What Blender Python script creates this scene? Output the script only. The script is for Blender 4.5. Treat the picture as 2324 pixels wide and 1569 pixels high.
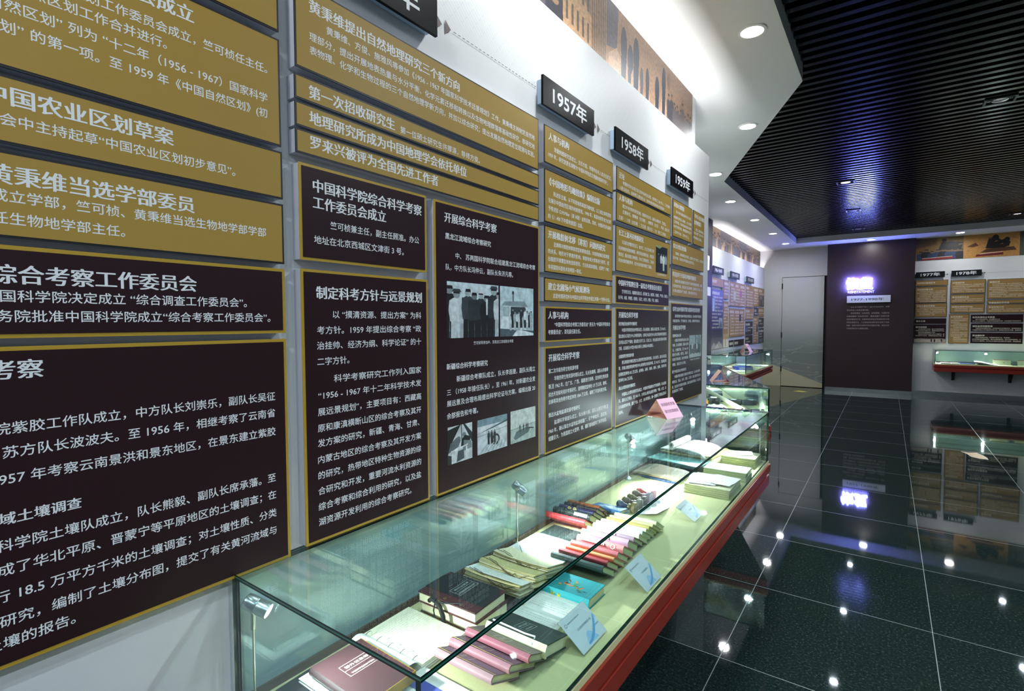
import bpy, math, random
from mathutils import Matrix, Vector

R = random.Random(11)
for _o in list(bpy.data.objects):
    bpy.data.objects.remove(_o)
SC = bpy.context.scene
COL = SC.collection

# ------------------------------------------------------------------ camera, world, exposure, cove light
cam_d = bpy.data.cameras.new('camera')
cam_d.sensor_width = 36.0
cam_d.lens = 1184.94 * 36.0 / 2324.0
cam_d.clip_start = 0.02
cam = bpy.data.objects.new('camera', cam_d)
COL.objects.link(cam)
_r = (0.81204, 0.58359, -0.003477)
_u = (-0.022442, 0.037178, 0.999057)
_f = (-0.58317, 0.811196, -0.043287)
cam.matrix_world = Matrix(((_r[0], _u[0], -_f[0], 0.0), (_r[1], _u[1], -_f[1], 0.0),
                           (_r[2], _u[2], -_f[2], 1.524), (0, 0, 0, 1)))
SC.camera = cam

world = bpy.data.worlds.new('world')
SC.world = world
world.use_nodes = True
world.node_tree.nodes['Background'].inputs[0].default_value = (0.6, 0.7, 0.9, 1)
world.node_tree.nodes['Background'].inputs[1].default_value = 0.05

SC.view_settings.view_transform = 'Standard'
SC.view_settings.look = 'None'
SC.view_settings.gamma = 1.0
SC.view_settings.use_curve_mapping = False
SC.view_settings.exposure = 2.3
SC.cycles.max_bounces = 7
SC.cycles.diffuse_bounces = 3
SC.cycles.glossy_bounces = 4
SC.cycles.transmission_bounces = 4
SC.cycles.transparent_max_bounces = 24
SC.cycles.caustics_reflective = False
SC.cycles.caustics_refractive = False
SC.cycles.sample_clamp_indirect = 6.0
SC.cycles.sample_clamp_direct = 0.0


def area(name, loc, direction, sx, sy, power, col=(1, 1, 1), spread=180, shape='RECTANGLE', parent=None):
    d = bpy.data.lights.new(name, 'AREA')
    d.shape = shape
    d.size = sx
    if shape in ('RECTANGLE', 'ELLIPSE'):
        d.size_y = sy
    d.energy = power
    d.color = col
    d.spread = math.radians(spread)
    o = bpy.data.objects.new(name, d)
    COL.objects.link(o)
    o.matrix_world = Matrix.Translation(loc) @ Vector(direction).to_track_quat('-Z', 'Y').to_matrix().to_4x4()
    if parent is not None:
        o.parent = parent
        o.matrix_local = Matrix.Translation(Vector(loc) - parent.location) @ Vector(direction).to_track_quat('-Z', 'Y').to_matrix().to_4x4()
    return o


COOL = (0.86, 0.93, 1.0)
# LED strips lying in the gap behind the top of the panel walls, washing the mural and the soffit
def strip_light(name, loc, length, power, col):
    o = area(name, loc, (0, 0, 1), 0.04, length, power, col)
    o.matrix_world = Matrix(((-1, 0, 0, loc[0]), (0, 1, 0, loc[1]), (0, 0, -1, loc[2]), (0, 0, 0, 1)))


strip_light('cove_strip', (-1.187, 0.1, 2.70), 8.0, 11, (0.97, 0.97, 1.0))
strip_light('cove_strip', (-2.497, 11.6, 2.72), 4.3, 4.5, (1.0, 0.95, 1.0))


# ------------------------------------------------------------------ helpers
def lin(h):
    h = h.lstrip('#')
    out = []
    for i in (0, 2, 4):
        c = int(h[i:i + 2], 16) / 255.0
        out.append(c / 12.92 if c <= 0.04045 else ((c + 0.055) / 1.055) ** 2.4)
    return (out[0], out[1], out[2], 1.0)


MATS = {}


def mat(name, col, rough=0.5, metal=0.0, spec=0.5, emit=0.0, ecol=None, bump=0.0, bscale=200.0, vary=0.0, vscale=8.0):
    if name in MATS:
        return MATS[name]
    m = bpy.data.materials.new(name)
    m.use_nodes = True
    nt = m.node_tree
    b = nt.nodes['Principled BSDF']
    c = lin(col) if isinstance(col, str) else (*col, 1.0)
    b.inputs['Base Color'].default_value = c
    b.inputs['Roughness'].default_value = rough
    b.inputs['Metallic'].default_value = metal
    b.inputs['Specular IOR Level'].default_value = spec
    if emit:
        b.inputs['Emission Color'].default_value = lin(ecol) if ecol else c
        b.inputs['Emission Strength'].default_value = emit
    if vary or bump:
        tc = nt.nodes.new('ShaderNodeTexCoord')
    if vary:
        nz = nt.nodes.new('ShaderNodeTexNoise')
        nz.inputs['Scale'].default_value = vscale
        nz.inputs['Detail'].default_value = 4.0
        nt.links.new(tc.outputs['Object'], nz.inputs['Vector'])
        mx = nt.nodes.new('ShaderNodeMix')
        mx.data_type = 'RGBA'
        mx.inputs['A'].default_value = tuple(max(0, x * (1 - vary)) for x in c[:3]) + (1,)
        mx.inputs['B'].default_value = tuple(min(1, x * (1 + vary)) for x in c[:3]) + (1,)
        nt.links.new(nz.outputs['Fac'], mx.inputs['Factor'])
        nt.links.new(mx.outputs['Result'], b.inputs['Base Color'])
    if bump:
        n2 = nt.nodes.new('ShaderNodeTexNoise')
        n2.inputs['Scale'].default_value = bscale
        nt.links.new(tc.outputs['Object'], n2.inputs['Vector'])
        bp = nt.nodes.new('ShaderNodeBump')
        bp.inputs['Strength'].default_value = bump
        bp.inputs['Distance'].default_value = 0.002
        nt.links.new(n2.outputs['Fac'], bp.inputs['Height'])
        nt.links.new(bp.outputs['Normal'], b.inputs['Normal'])
    MATS[name] = m
    return m


def print_mat(name='printed_picture', rough=0.45):
    if name in MATS:
        return MATS[name]
    m = bpy.data.materials.new(name)
    m.use_nodes = True
    nt = m.node_tree
    b = nt.nodes['Principled BSDF']
    b.inputs['Roughness'].default_value = rough
    a = nt.nodes.new('ShaderNodeAttribute')
    a.attribute_name = 'Col'
    nz = nt.nodes.new('ShaderNodeTexNoise')
    nz.inputs['Scale'].default_value = 55.0
    nz.inputs['Detail'].default_value = 6.0
    tc = nt.nodes.new('ShaderNodeTexCoord')
    nt.links.new(tc.outputs['Object'], nz.inputs['Vector'])
    mr = nt.nodes.new('ShaderNodeMapRange')
    mr.inputs['From Min'].default_value = 0.3
    mr.inputs['From Max'].default_value = 0.7
    mr.inputs['To Min'].default_value = 0.72
    mr.inputs['To Max'].default_value = 1.2
    nt.links.new(nz.outputs['Fac'], mr.inputs['Value'])
    vm = nt.nodes.new('ShaderNodeVectorMath')
    vm.operation = 'SCALE'
    nt.links.new(a.outputs['Color'], vm.inputs[0])
    nt.links.new(mr.outputs['Result'], vm.inputs['Scale'])
    nt.links.new(vm.outputs['Vector'], b.inputs['Base Color'])
    MATS[name] = m
    return m


def glass_mat(name, tint, refl=1.0):
    """clear sheet glass: straight-through light plus a Schlick reflection, the same for every ray"""
    if name in MATS:
        return MATS[name]
    m = bpy.data.materials.new(name)
    m.use_nodes = True
    nt = m.node_tree
    nt.nodes.clear()
    out = nt.nodes.new('ShaderNodeOutputMaterial')
    tr = nt.nodes.new('ShaderNodeBsdfTransparent')
    tr.inputs['Color'].default_value = (*tint, 1)
    gl = nt.nodes.new('ShaderNodeBsdfGlossy')
    gl.inputs['Roughness'].default_value = 0.0
    gl.inputs['Color'].default_value = (0.92, 1.0, 0.98, 1)
    lw = nt.nodes.new('ShaderNodeLayerWeight')
    lw.inputs['Blend'].default_value = 0.5
    p = nt.nodes.new('ShaderNodeMath')
    p.operation = 'POWER'
    p.inputs[1].default_value = 5.0
    nt.links.new(lw.outputs['Facing'], p.inputs[0])
    ma = nt.nodes.new('ShaderNodeMath')
    ma.operation = 'MULTIPLY_ADD'
    ma.inputs[1].default_value = 0.94 * refl
    ma.inputs[2].default_value = 0.06 * refl
    nt.links.new(p.outputs[0], ma.inputs[0])
    mx = nt.nodes.new('ShaderNodeMixShader')
    nt.links.new(ma.outputs[0], mx.inputs[0])
    nt.links.new(tr.outputs[0], mx.inputs[1])
    nt.links.new(gl.outputs[0], mx.inputs[2])
    nt.links.new(mx.outputs[0], out.inputs[0])
    MATS[name] = m
    return m


class MB:
    def __init__(s):
        s.v, s.f, s.m, s.c = [], [], [], []

    def add(s, verts, faces, mi=0, col=None, M=None):
        b = len(s.v)
        if M is not None:
            verts = [tuple(M @ Vector(p)) for p in verts]
        s.v += [tuple(p) for p in verts]
        for f in faces:
            s.f.append(tuple(b + i for i in f))
            s.m.append(mi)
            s.c.append(col)
        return s

    def poly(s, pts, mi=0, col=None, M=None):
        return s.add(pts, [tuple(range(len(pts)))], mi, col, M)

    def box(s, x0, x1, y0, y1, z0, z1, mi=0, M=None, col=None):
        v = [(x0, y0, z0), (x1, y0, z0), (x1, y1, z0), (x0, y1, z0), (x0, y0, z1), (x1, y0, z1), (x1, y1, z1), (x0, y1, z1)]
        f = [(3, 2, 1, 0), (4, 5, 6, 7), (0, 1, 5, 4), (1, 2, 6, 5), (2, 3, 7, 6), (3, 0, 4, 7)]
        return s.add(v, f, mi, col, M)

    def prism(s, pl, z0, z1, mi=0, side=None, M=None, col=None):
        n = len(pl)
        v = [(p[0], p[1], z0) for p in pl] + [(p[0], p[1], z1) for p in pl]
        s.add(v, [tuple(range(n - 1, -1, -1)), tuple(range(n, 2 * n))], mi, col, M)
        b = len(s.v) - 2 * n
        for i in range(n):
            j = (i + 1) % n
            s.f.append((b + i, b + j, b + n + j, b + n + i))
            s.m.append(mi if side is None else side)
            s.c.append(col)
        return s

    def lathe(s, prof, seg=20, mi=0, M=None, cap=True):
        """prof: (r, z) list, axis z"""
        v, f = [], []
        for r, z in prof:
            for k in range(seg):
                a = 2 * math.pi * k / seg
                v.append((r * math.cos(a), r * math.sin(a), z))
        for i in range(len(prof) - 1):
            for k in range(seg):
                k2 = (k + 1) % seg
                f.append((i * seg + k, i * seg + k2, (i + 1) * seg + k2, (i + 1) * seg + k))
        if cap:
            f.append(tuple(range(seg - 1, -1, -1)))
            n = (len(prof) - 1) * seg
            f.append(tuple(range(n, n + seg)))
        return s.add(v, f, mi, None, M)

    def rod(s, a, b, r, seg=10, mi=0, r2=None):
        a, b = Vector(a), Vector(b)
        d = b - a
        M = Matrix.Translation(a) @ d.to_track_quat('Z', 'Y').to_matrix().to_4x4()
        return s.lathe([(r, 0), (r if r2 is None else r2, d.length)], seg, mi, M)

    def path(s, pts, r, seg=6, mi=0):
        rings = []
        pts = [Vector(p) for p in pts]
        for i, p in enumerate(pts):
            t = (pts[min(i + 1, len(pts) - 1)] - pts[max(i - 1, 0)]).normalized()
            q = t.to_track_quat('Z', 'Y').to_matrix()
            rings.append([p + q @ Vector((r * math.cos(2 * math.pi * k / seg), r * math.sin(2 * math.pi * k / seg), 0)) for k in range(seg)])
        v = [tuple(x) for g in rings for x in g]
        f = []
        for i in range(len(pts) - 1):
            for k in range(seg):
                k2 = (k + 1) % seg
                f.append((i * seg + k, i * seg + k2, (i + 1) * seg + k2, (i + 1) * seg + k))
        f.append(tuple(range(seg - 1, -1, -1)))
        n = (len(pts) - 1) * seg
        f.append(tuple(range(n, n + seg)))
        return s.add(v, f, mi)

    def strip(s, sections, mi=0, close=False):
        """sections: list of equal-length point lists, skinned in order"""
        n = len(sections[0])
        v = [p for sec in sections for p in sec]
        f = []
        for i in range(len(sections) - 1):
            for k in range(n if close else n - 1):
                k2 = (k + 1) % n
                f.append((i * n + k, i * n + k2, (i + 1) * n + k2, (i + 1) * n + k))
        if close:
            f.append(tuple(range(n - 1, -1, -1)))
            b = (len(sections) - 1) * n
            f.append(tuple(range(b, b + n)))
        return s.add(v, f, mi)

    def build(s, name, mats, parent=None, M=None, smooth=False, bevel=0.0):
        me = bpy.data.meshes.new(name)
        me.from_pydata(s.v, [], s.f)
        for m in (mats if isinstance(mats, (list, tuple)) else [mats]):
            me.materials.append(m)
        me.polygons.foreach_set('material_index', s.m)
        if any(c is not None for c in s.c):
            at = me.color_attributes.new('Col', 'FLOAT_COLOR', 'CORNER')
            buf = []
            for p, c in zip(me.polygons, s.c):
                buf += list(c or (1, 1, 1, 1)) * p.loop_total
            at.data.foreach_set('color', buf)
        if smooth:
            me.polygons.foreach_set('use_smooth', [True] * len(me.polygons))
        me.update()
        o = bpy.data.objects.new(name, me)
        COL.objects.link(o)
        if smooth:
            try:
                md = o.modifiers.new('es', 'EDGE_SPLIT')
                md.split_angle = math.radians(40)
            except Exception:
                pass
        if bevel:
            md = o.modifiers.new('bv', 'BEVEL')
            md.width = bevel
            md.segments = 2
            md.limit_method = 'ANGLE'
        if parent is not None:
            o.parent = parent
        if M is not None:
            o.matrix_local = M
        return o


def tag(o, label=None, cat=None, group=None, kind=None):
    if label:
        o['label'] = label
    if cat:
        o['category'] = cat
    if group:
        o['group'] = group
    if kind:
        o['kind'] = kind
    return o


def thing(name, label, cat, M=None, loc=None, group=None):
    o = bpy.data.objects.new(name, None)
    o.empty_display_size = 0.05
    COL.objects.link(o)
    if M is not None:
        o.matrix_world = M
    elif loc is not None:
        o.location = loc
    bpy.context.view_layer.update()
    return tag(o, label, cat, group)


def struct(name, mb, mats, parent=None, label=None, **k):
    o = mb.build(name, mats, parent, **k)
    o['kind'] = 'structure'
    if label:
        o['label'] = label
    return o


def dup(root, label, loc=None, group=None):
    def cp(o, par):
        c = o.copy()
        COL.objects.link(c)
        if par is not None:
            c.parent = par
            c.matrix_local = o.matrix_local.copy()
        for ch in list(o.children):
            cp(ch, c)
        return c
    c = cp(root, None)
    if loc is not None:
        c.location = loc
    c['label'] = label
    if group:
        c['group'] = group
    return c


# --- lettering ------------------------------------------------------------
_G = {}


def glyphs(txt, off=0.0):
    k = (txt, off)
    if k not in _G:
        cu = bpy.data.curves.new('t', 'FONT')
        cu.body = txt
        cu.size = 1.0
        cu.resolution_u = 3
        cu.offset = off
        o = bpy.data.objects.new('t', cu)
        COL.objects.link(o)
        dg = bpy.context.evaluated_depsgraph_get()
        me = bpy.data.meshes.new_from_object(o.evaluated_get(dg))
        v = [(p.co.x, p.co.y) for p in me.vertices]
        f = [tuple(p.vertices) for p in me.polygons]
        bpy.data.objects.remove(o)
        bpy.data.curves.remove(cu)
        bpy.data.meshes.remove(me)
        xs = [p[0] for p in v] or [0, 1]
        _G[k] = (v, f, min(xs), max(xs))
    return _G[k]


_w1 = glyphs('国')
_w2 = glyphs('国国')
EM = (_w2[3] - _w2[2]) - (_w1[3] - _w1[2])          # advance of one full-width character at size 1
HALO = ((-0.009, -0.009), (0.009, 0.009))
STY = {'t': (0.0325, ((-0.030, 0), (0.0, 0.006), (0.030, 0)), 0), 'b': (0.0205, HALO, 0), 's': (0.0205, ((-0.024, -.01), (0.024, .01), (0, 0)), 0), 'c': (0.0125, (0.0,), 0)}


def letter(mb, txt, u0, u1, v, pitch, n, shifts=(0.0,), off=0.0, mi=0, M=None):
    off = 0.0
    txt = txt.strip(' \u3000')
    g, f, a, b = glyphs(txt, off)
    if not g:
        return
    size = pitch / EM
    if u0 is None:
        u0 = u1 - (b - a) * size
    sx = size if u1 is None else (u1 - u0) / (b - a)
    for q, sh in enumerate(shifts):
        dx, dy = sh if isinstance(sh, tuple) else (sh, 0.0)
        mb.add([(u0 + (x - a) * sx + dx * size, v + (y + 0.07 + dy) * size, n + q * 0.00004) for x, y in g], f, mi, None, M)

# ------------------------------------------------------------------ materials of the room
def wall_mat():
    """white wallpaper with a faint fret pattern of fine relief lines"""
    m = mat('white_wall', '#e9ebec', 0.55, bump=0.02, bscale=300)
    nt = m.node_tree
    b = nt.nodes['Principled BSDF']
    geo = nt.nodes.new('ShaderNodeNewGeometry')
    mp = nt.nodes.new('ShaderNodeMapping')
    mp.inputs['Rotation'].default_value = (math.radians(40), 0, 0)
    mp2 = nt.nodes.new('ShaderNodeVectorMath')
    sep = nt.nodes.new('ShaderNodeSeparateXYZ')
    cmb = nt.nodes.new('ShaderNodeCombineXYZ')
    nt.links.new(geo.outputs['Position'], mp.inputs['Vector'])
    nt.links.new(mp.outputs['Vector'], sep.inputs[0])
    nt.links.new(sep.outputs['Y'], cmb.inputs['X'])
    nt.links.new(sep.outputs['Z'], cmb.inputs['Y'])
    bt = nt.nodes.new('ShaderNodeTexBrick')
    bt.offset = 0.5
    bt.inputs['Scale'].default_value = 1.0
    bt.inputs['Brick Width'].default_value = 0.075
    bt.inputs['Row Height'].default_value = 0.013
    bt.inputs['Mortar Size'].default_value = 0.0008
    bt.inputs['Color1'].default_value = lin('#e9ebec')
    bt.inputs['Color2'].default_value = lin('#e9ebec')
    bt.inputs['Mortar'].default_value = lin('#d9dcdb')
    nt.links.new(cmb.outputs[0], bt.inputs['Vector'])
    z = nt.nodes.new('ShaderNodeSeparateXYZ')
    nt.links.new(geo.outputs['Position'], z.inputs[0])
    mr = nt.nodes.new('ShaderNodeMapRange')
    mr.inputs['From Min'].default_value = 2.36
    mr.inputs['From Max'].default_value = 2.50
    nt.links.new(z.outputs['Z'], mr.inputs['Value'])
    mx = nt.nodes.new('ShaderNodeMix')
    mx.data_type = 'RGBA'
    mx.inputs['A'].default_value = lin('#e9ebec')
    nt.links.new(bt.outputs['Color'], mx.inputs['B'])
    nt.links.new(mr.outputs['Result'], mx.inputs['Factor'])
    nt.links.new(mx.outputs['Result'], b.inputs['Base Color'])
    return m


def floor_mat():
    m = mat('polished_granite', '#10181a', 0.035, spec=0.36)
    nt = m.node_tree
    b = nt.nodes['Principled BSDF']
    tc = nt.nodes.new('ShaderNodeNewGeometry')
    n1 = nt.nodes.new('ShaderNodeTexNoise')
    n1.inputs['Scale'].default_value = 90.0
    n1.inputs['Detail'].default_value = 5.0
    n1.inputs['Roughness'].default_value = 0.7
    nt.links.new(tc.outputs['Position'], n1.inputs['Vector'])
    cr = nt.nodes.new('ShaderNodeValToRGB')
    e = cr.color_ramp.elements
    e[0].position, e[0].color = 0.35, lin('#131f1d')
    e[1].position, e[1].color = 0.80, lin('#5f6f66')
    k = cr.color_ramp.elements.new(0.56)
    k.color = lin('#24332f')
    nt.links.new(n1.outputs['Fac'], cr.inputs['Fac'])
    n2 = nt.nodes.new('ShaderNodeTexNoise')
    n2.inputs['Scale'].default_value = 3.0
    nt.links.new(tc.outputs['Position'], n2.inputs['Vector'])
    ml = nt.nodes.new('ShaderNodeMix')
    ml.data_type = 'RGBA'
    ml.blend_type = 'MULTIPLY'
    ml.inputs['Factor'].default_value = 0.25
    nt.links.new(cr.outputs['Color'], ml.inputs['A'])
    nt.links.new(n2.outputs['Color'], ml.inputs['B'])
    mp = nt.nodes.new('ShaderNodeMapping')
    mp.inputs['Location'].default_value = (0.587 + 8.0, -3.225 + 8.0, 0)
    nt.links.new(tc.outputs['Position'], mp.inputs['Vector'])
    bt = nt.nodes.new('ShaderNodeTexBrick')
    bt.offset = 0.0
    bt.inputs['Scale'].default_value = 1.0
    bt.inputs['Brick Width'].default_value = 0.8
    bt.inputs['Row Height'].default_value = 0.8
    bt.inputs['Mortar Size'].default_value = 0.0018
    bt.inputs['Mortar Smooth'].default_value = 0.0
    nt.links.new(mp.outputs['Vector'], bt.inputs['Vector'])
    mg = nt.nodes.new('ShaderNodeMix')
    mg.data_type = 'RGBA'
    nt.links.new(bt.outputs['Fac'], mg.inputs['Factor'])
    nt.links.new(ml.outputs['Result'], mg.inputs['A'])
    mg.inputs['B'].default_value = lin('#8b9491')
    nt.links.new(mg.outputs['Result'], b.inputs['Base Color'])
    rr = nt.nodes.new('ShaderNodeMapRange')
    rr.inputs['To Min'].default_value = 0.03
    rr.inputs['To Max'].default_value = 0.3
    nt.links.new(bt.outputs['Fac'], rr.inputs['Value'])
    nt.links.new(rr.outputs['Result'], b.inputs['Roughness'])
    return m


def landscape_mat():
    """printed aerial view of a river plain on the door wall: pale sky above, grey green land with pale
    river braids, a sand coloured bank along the bottom"""
    m = mat('landscape_print', '#cfd2d0', 0.5)
    nt = m.node_tree
    b = nt.nodes['Principled BSDF']
    geo = nt.nodes.new('ShaderNodeNewGeometry')
    sep = nt.nodes.new('ShaderNodeSeparateXYZ')
    nt.links.new(geo.outputs['Position'], sep.inputs[0])
    cr = nt.nodes.new('ShaderNodeValToRGB')
    el = cr.color_ramp.elements
    el[0].position, el[0].color = 0.0, lin('#8f978c')
    el[1].position, el[1].color = 1.0, lin('#d8d8da')
    for p, c in ((0.30, '#858f88'), (0.42, '#9aa39c'), (0.52, '#b9bebb'), (0.7, '#d2d3d3')):
        k = el.new(p)
        k.color = lin(c)
    dv = nt.nodes.new('ShaderNodeMath')
    dv.operation = 'DIVIDE'
    dv.inputs[1].default_value = 2.6
    nt.links.new(sep.outputs['Z'], dv.inputs[0])
    nt.links.new(dv.outputs[0], cr.inputs['Fac'])
    mp = nt.nodes.new('ShaderNodeMapping')
    mp.inputs['Scale'].default_value = (0.8, 0.1, 3.2)
    nt.links.new(geo.outputs['Position'], mp.inputs['Vector'])
    nz = nt.nodes.new('ShaderNodeTexNoise')
    nz.inputs['Scale'].default_value = 1.6
    nz.inputs['Detail'].default_value = 5.0
    nt.links.new(mp.outputs['Vector'], nz.inputs['Vector'])
    sub = nt.nodes.new('ShaderNodeMath')
    sub.operation = 'SUBTRACT'
    sub.inputs[1].default_value = 0.5
    nt.links.new(nz.outputs['Fac'], sub.inputs[0])
    ab = nt.nodes.new('ShaderNodeMath')
    ab.operation = 'ABSOLUTE'
    nt.links.new(sub.outputs[0], ab.inputs[0])
    rv = nt.nodes.new('ShaderNodeMapRange')
    rv.inputs['From Min'].default_value = 0.004
    rv.inputs['From Max'].default_value = 0.02
    rv.inputs['To Min'].default_value = 0.30
    rv.inputs['To Max'].default_value = 0.0
    nt.links.new(ab.outputs[0], rv.inputs['Value'])
    zm = nt.nodes.new('ShaderNodeMapRange')
    zm.inputs['From Min'].default_value = 1.15
    zm.inputs['From Max'].default_value = 0.85
    nt.links.new(sep.outputs['Z'], zm.inputs['Value'])
    mm = nt.nodes.new('ShaderNodeMath')
    mm.operation = 'MULTIPLY'
    nt.links.new(rv.outputs['Result'], mm.inputs[0])
    nt.links.new(zm.outputs['Result'], mm.inputs[1])
    m1 = nt.nodes.new('ShaderNodeMix')
    m1.data_type = 'RGBA'
    nt.links.new(mm.outputs[0], m1.inputs['Factor'])
    nt.links.new(cr.outputs['Color'], m1.inputs['A'])
    m1.inputs['B'].default_value = lin('#dfe3d6')
    # sand bank below a line that falls to the east
    l1 = nt.nodes.new('ShaderNodeMath')
    l1.operation = 'MULTIPLY_ADD'
    l1.inputs[1].default_value = 0.38
    nt.links.new(sep.outputs['X'], l1.inputs[0])
    nt.links.new(sep.outputs['Z'], l1.inputs[2])
    bk = nt.nodes.new('ShaderNodeMapRange')
    bk.inputs['From Min'].default_value = -0.35
    bk.inputs['From Max'].default_value = -0.33
    bk.inputs['To Min'].default_value = 1.0
    bk.inputs['To Max'].default_value = 0.0
    nt.links.new(l1.outputs[0], bk.inputs['Value'])
    m2 = nt.nodes.new('ShaderNodeMix')
    m2.data_type = 'RGBA'
    nt.links.new(bk.outputs['Result'], m2.inputs['Factor'])
    nt.links.new(m1.outputs['Result'], m2.inputs['A'])
    m2.inputs['B'].default_value = lin('#cfc9a4')
    nt.links.new(m2.outputs['Result'], b.inputs['Base Color'])
    return m


WHITE = wall_mat()
PLASTER = mat('white_plaster', '#e8e9ea', 0.7, bump=0.02, bscale=250)
SOFFIT = mat('soffit_paint', '#dfe2e0', 0.75)
FLOOR = floor_mat()
LAND = landscape_mat()
BLACKC = mat('ceiling_black', '#050507', 0.8)
SLAT = mat('black_slat_metal', '#0b0b0e', 0.22, metal=0.0, spec=0.45)
BROWN = mat('plum_wall_board', '#271519', 0.5, vary=0.06, vscale=3)
STEEL = mat('brushed_steel', '#b9bfc1', 0.25, metal=1.0)
DARK = mat('dark_gap', '#0c0c0e', 0.6)
CHROME = mat('chrome', '#d5d8da', 0.12, metal=1.0)

# ------------------------------------------------------------------ the room
struct('floor', MB().box(-3.2, 6.2, -4.2, 14.3, -0.12, 0.0), FLOOR)
struct('ceiling', MB().box(-3.2, 6.2, -4.2, 14.3, 3.52, 3.6), BLACKC)
sl = MB()
y = -3.25
while y < 12.84:
    x0 = -0.525 if y < 4.25 else (-0.525 - (y - 4.25) * 1.115 / 2.43 if y < 6.68 else -1.64)
    sl.box(x0 + 0.004, 5.196, y, y + 0.045, 3.325, 3.40)
    y += 0.1135
struct('ceiling_slats', sl, SLAT, label='black metal slats of the open ceiling')

so = MB()
so.prism([(-1.34, -4), (-0.525, -4), (-0.525, 4.25), (-1.34, 4.25)], 3.22, 3.5)
so.prism([(-1.34, 4.25), (-0.525, 4.25), (-1.64, 6.68), (-2.64, 6.68)], 3.22, 3.5)
so.prism([(-2.64, 6.68), (-1.64, 6.68), (-1.64, 12.85), (-2.64, 12.85)], 3.22, 3.5)
so.prism([(-2.64, 12.85), (6.0, 12.85), (6.0, 13.98), (-2.64, 13.98)], 3.22, 3.5)
so.prism([(5.2, -3.3), (6.0, -3.3), (6.0, 12.85), (5.2, 12.85)], 3.22, 3.5)
so.prism([(-0.525, -4), (6.0, -4), (6.0, -3.3), (-0.525, -3.3)], 3.22, 3.5)
struct('ceiling_soffit', so, SOFFIT, label='white dropped soffit around the black slat ceiling')

wl = struct('wall_left', MB().box(-1.148, -1.13, -4, 4.15, 0, 2.782).box(-1.225, -1.148, -4, 4.15, 0, 2.66), WHITE)
struct('wall_left_upper', MB().box(-1.36, -1.225, -4, 4.11, 0, 3.5), PLASTER)
d = Vector((-0.393, 0.92, 0))
nn = Vector((0.92, 0.393, 0))
p0, p1 = Vector((-1.13, 4.15, 0)), Vector((-1.13, 4.15, 0)) + d * 3.28
dg_ = MB()
dg_.prism([tuple(p0)[:2], tuple(p1)[:2], tuple(p1 - nn * 0.106)[:2], tuple(p0 - nn * 0.106)[:2]][::-1], 0, 2.782)
dg_.prism([tuple(p0 - nn * 0.106)[:2], tuple(p1 - nn * 0.106)[:2], tuple(p1 - nn * 0.2)[:2], tuple(p0 - nn * 0.2)[:2]][::-1], 0, 3.5)
struct('wall_left_angled', dg_, PLASTER)
struct('wall_left_recess', MB().box(-2.458, -2.44, 7.0, 13.8, 0, 2.815).box(-2.535, -2.458, 7.0, 13.8, 0, 2.68), WHITE)
struct('wall_left_recess_upper', MB().box(-2.66, -2.535, 6.9, 13.8, 0, 3.5), PLASTER)
struct('wall_left_title', MB().box(-2.44, -2.40, 7.0, 9.08, 0.0, 3.22), BROWN, label='plum title board at the start of the recessed wall')
dw = MB().box(-2.66, -2.045, 13.8, 13.95, 0, 3.5).box(-1.13, -1.0, 13.8, 13.95, 0, 3.5).box(-2.045, -1.13, 13.8, 13.95, 2.575, 3.5)
struct('wall_back_left', dw, LAND)
bkw = MB().box(-2.05, -1.12, 13.86, 13.94, 0, 2.58)
struct('wall_back_gap', bkw, DARK)
door = struct('door_1', MB().box(-2.035, -1.185, 13.79, 13.83, 0.012, 2.562), LAND, label='door covered by the printed landscape')
hm = MB()
for z in (0.35, 1.15, 2.3):
    hm.box(-2.05, -2.025, 13.778, 13.80, z, z + 0.13)
struct('door_hinge', hm, DARK, door)
struct('wall_back', MB().box(0.40, 6.0, 13.7, 13.95, 0, 3.5), PLASTER)
struct('wall_back_title', MB().box(-1.105, 0.43, 13.45, 13.69, 0.0, 3.22), BROWN, label='plum title board between the door and the white wall')
struct('wall_right', MB().box(6.0, 6.12, -4, 14, 0, 3.5), mat('right_wall_grey', '#a9acae', 0.6))
struct('wall_front', MB().box(-1.4, 6.1, -4.12, -4, 0, 3.5), mat('right_wall_grey', '#a9acae', 0.6))
struct('baseboard_title', MB().box(-1.105, 0.43, 13.436, 13.452, 0.0, 0.085), STEEL)
struct('baseboard_back', MB().box(0.43, 6.0, 13.686, 13.702, 0.0, 0.09), STEEL)
struct('baseboard_left', MB().box(-1.132, -1.118, -4, 4.15, 0.0, 0.09), STEEL)
struct('baseboard_right', MB().box(5.99, 6.002, -4, 13.68, 0.0, 0.09), STEEL)


# ------------------------------------------------------------------ lamps in the soffit and the slat ceiling
LENS = mat('lamp_lens', '#ffffff', 0.4, emit=14.0, ecol='#fffdf4')
RING = mat('lamp_ring', '#f2f2f0', 0.4)
REFL = mat('lamp_reflector', '#f4f4f4', 0.2, metal=0.6)


def downlight(x, y, label, power=2.5, r=0.062, col=(0.93, 0.97, 1.0)):
    t = thing('downlight', label, 'ceiling light', loc=(x, y, 3.22), group='round downlights in the white soffit')
    MB().lathe([(r + 0.016, 0.0), (r + 0.016, -0.006), (r, -0.008), (r, -0.001)], 28, cap=False).build('trim_ring', RING, t, smooth=True)
    MB().lathe([(0.0005, -0.003), (r, -0.003)], 28, cap=False).build('lens', LENS, t)
    area('downlight_light', (x, y, 3.205), (0, 0, -1), 2 * r, 0, power, col, 170, 'DISK', t)
    return t


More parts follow.
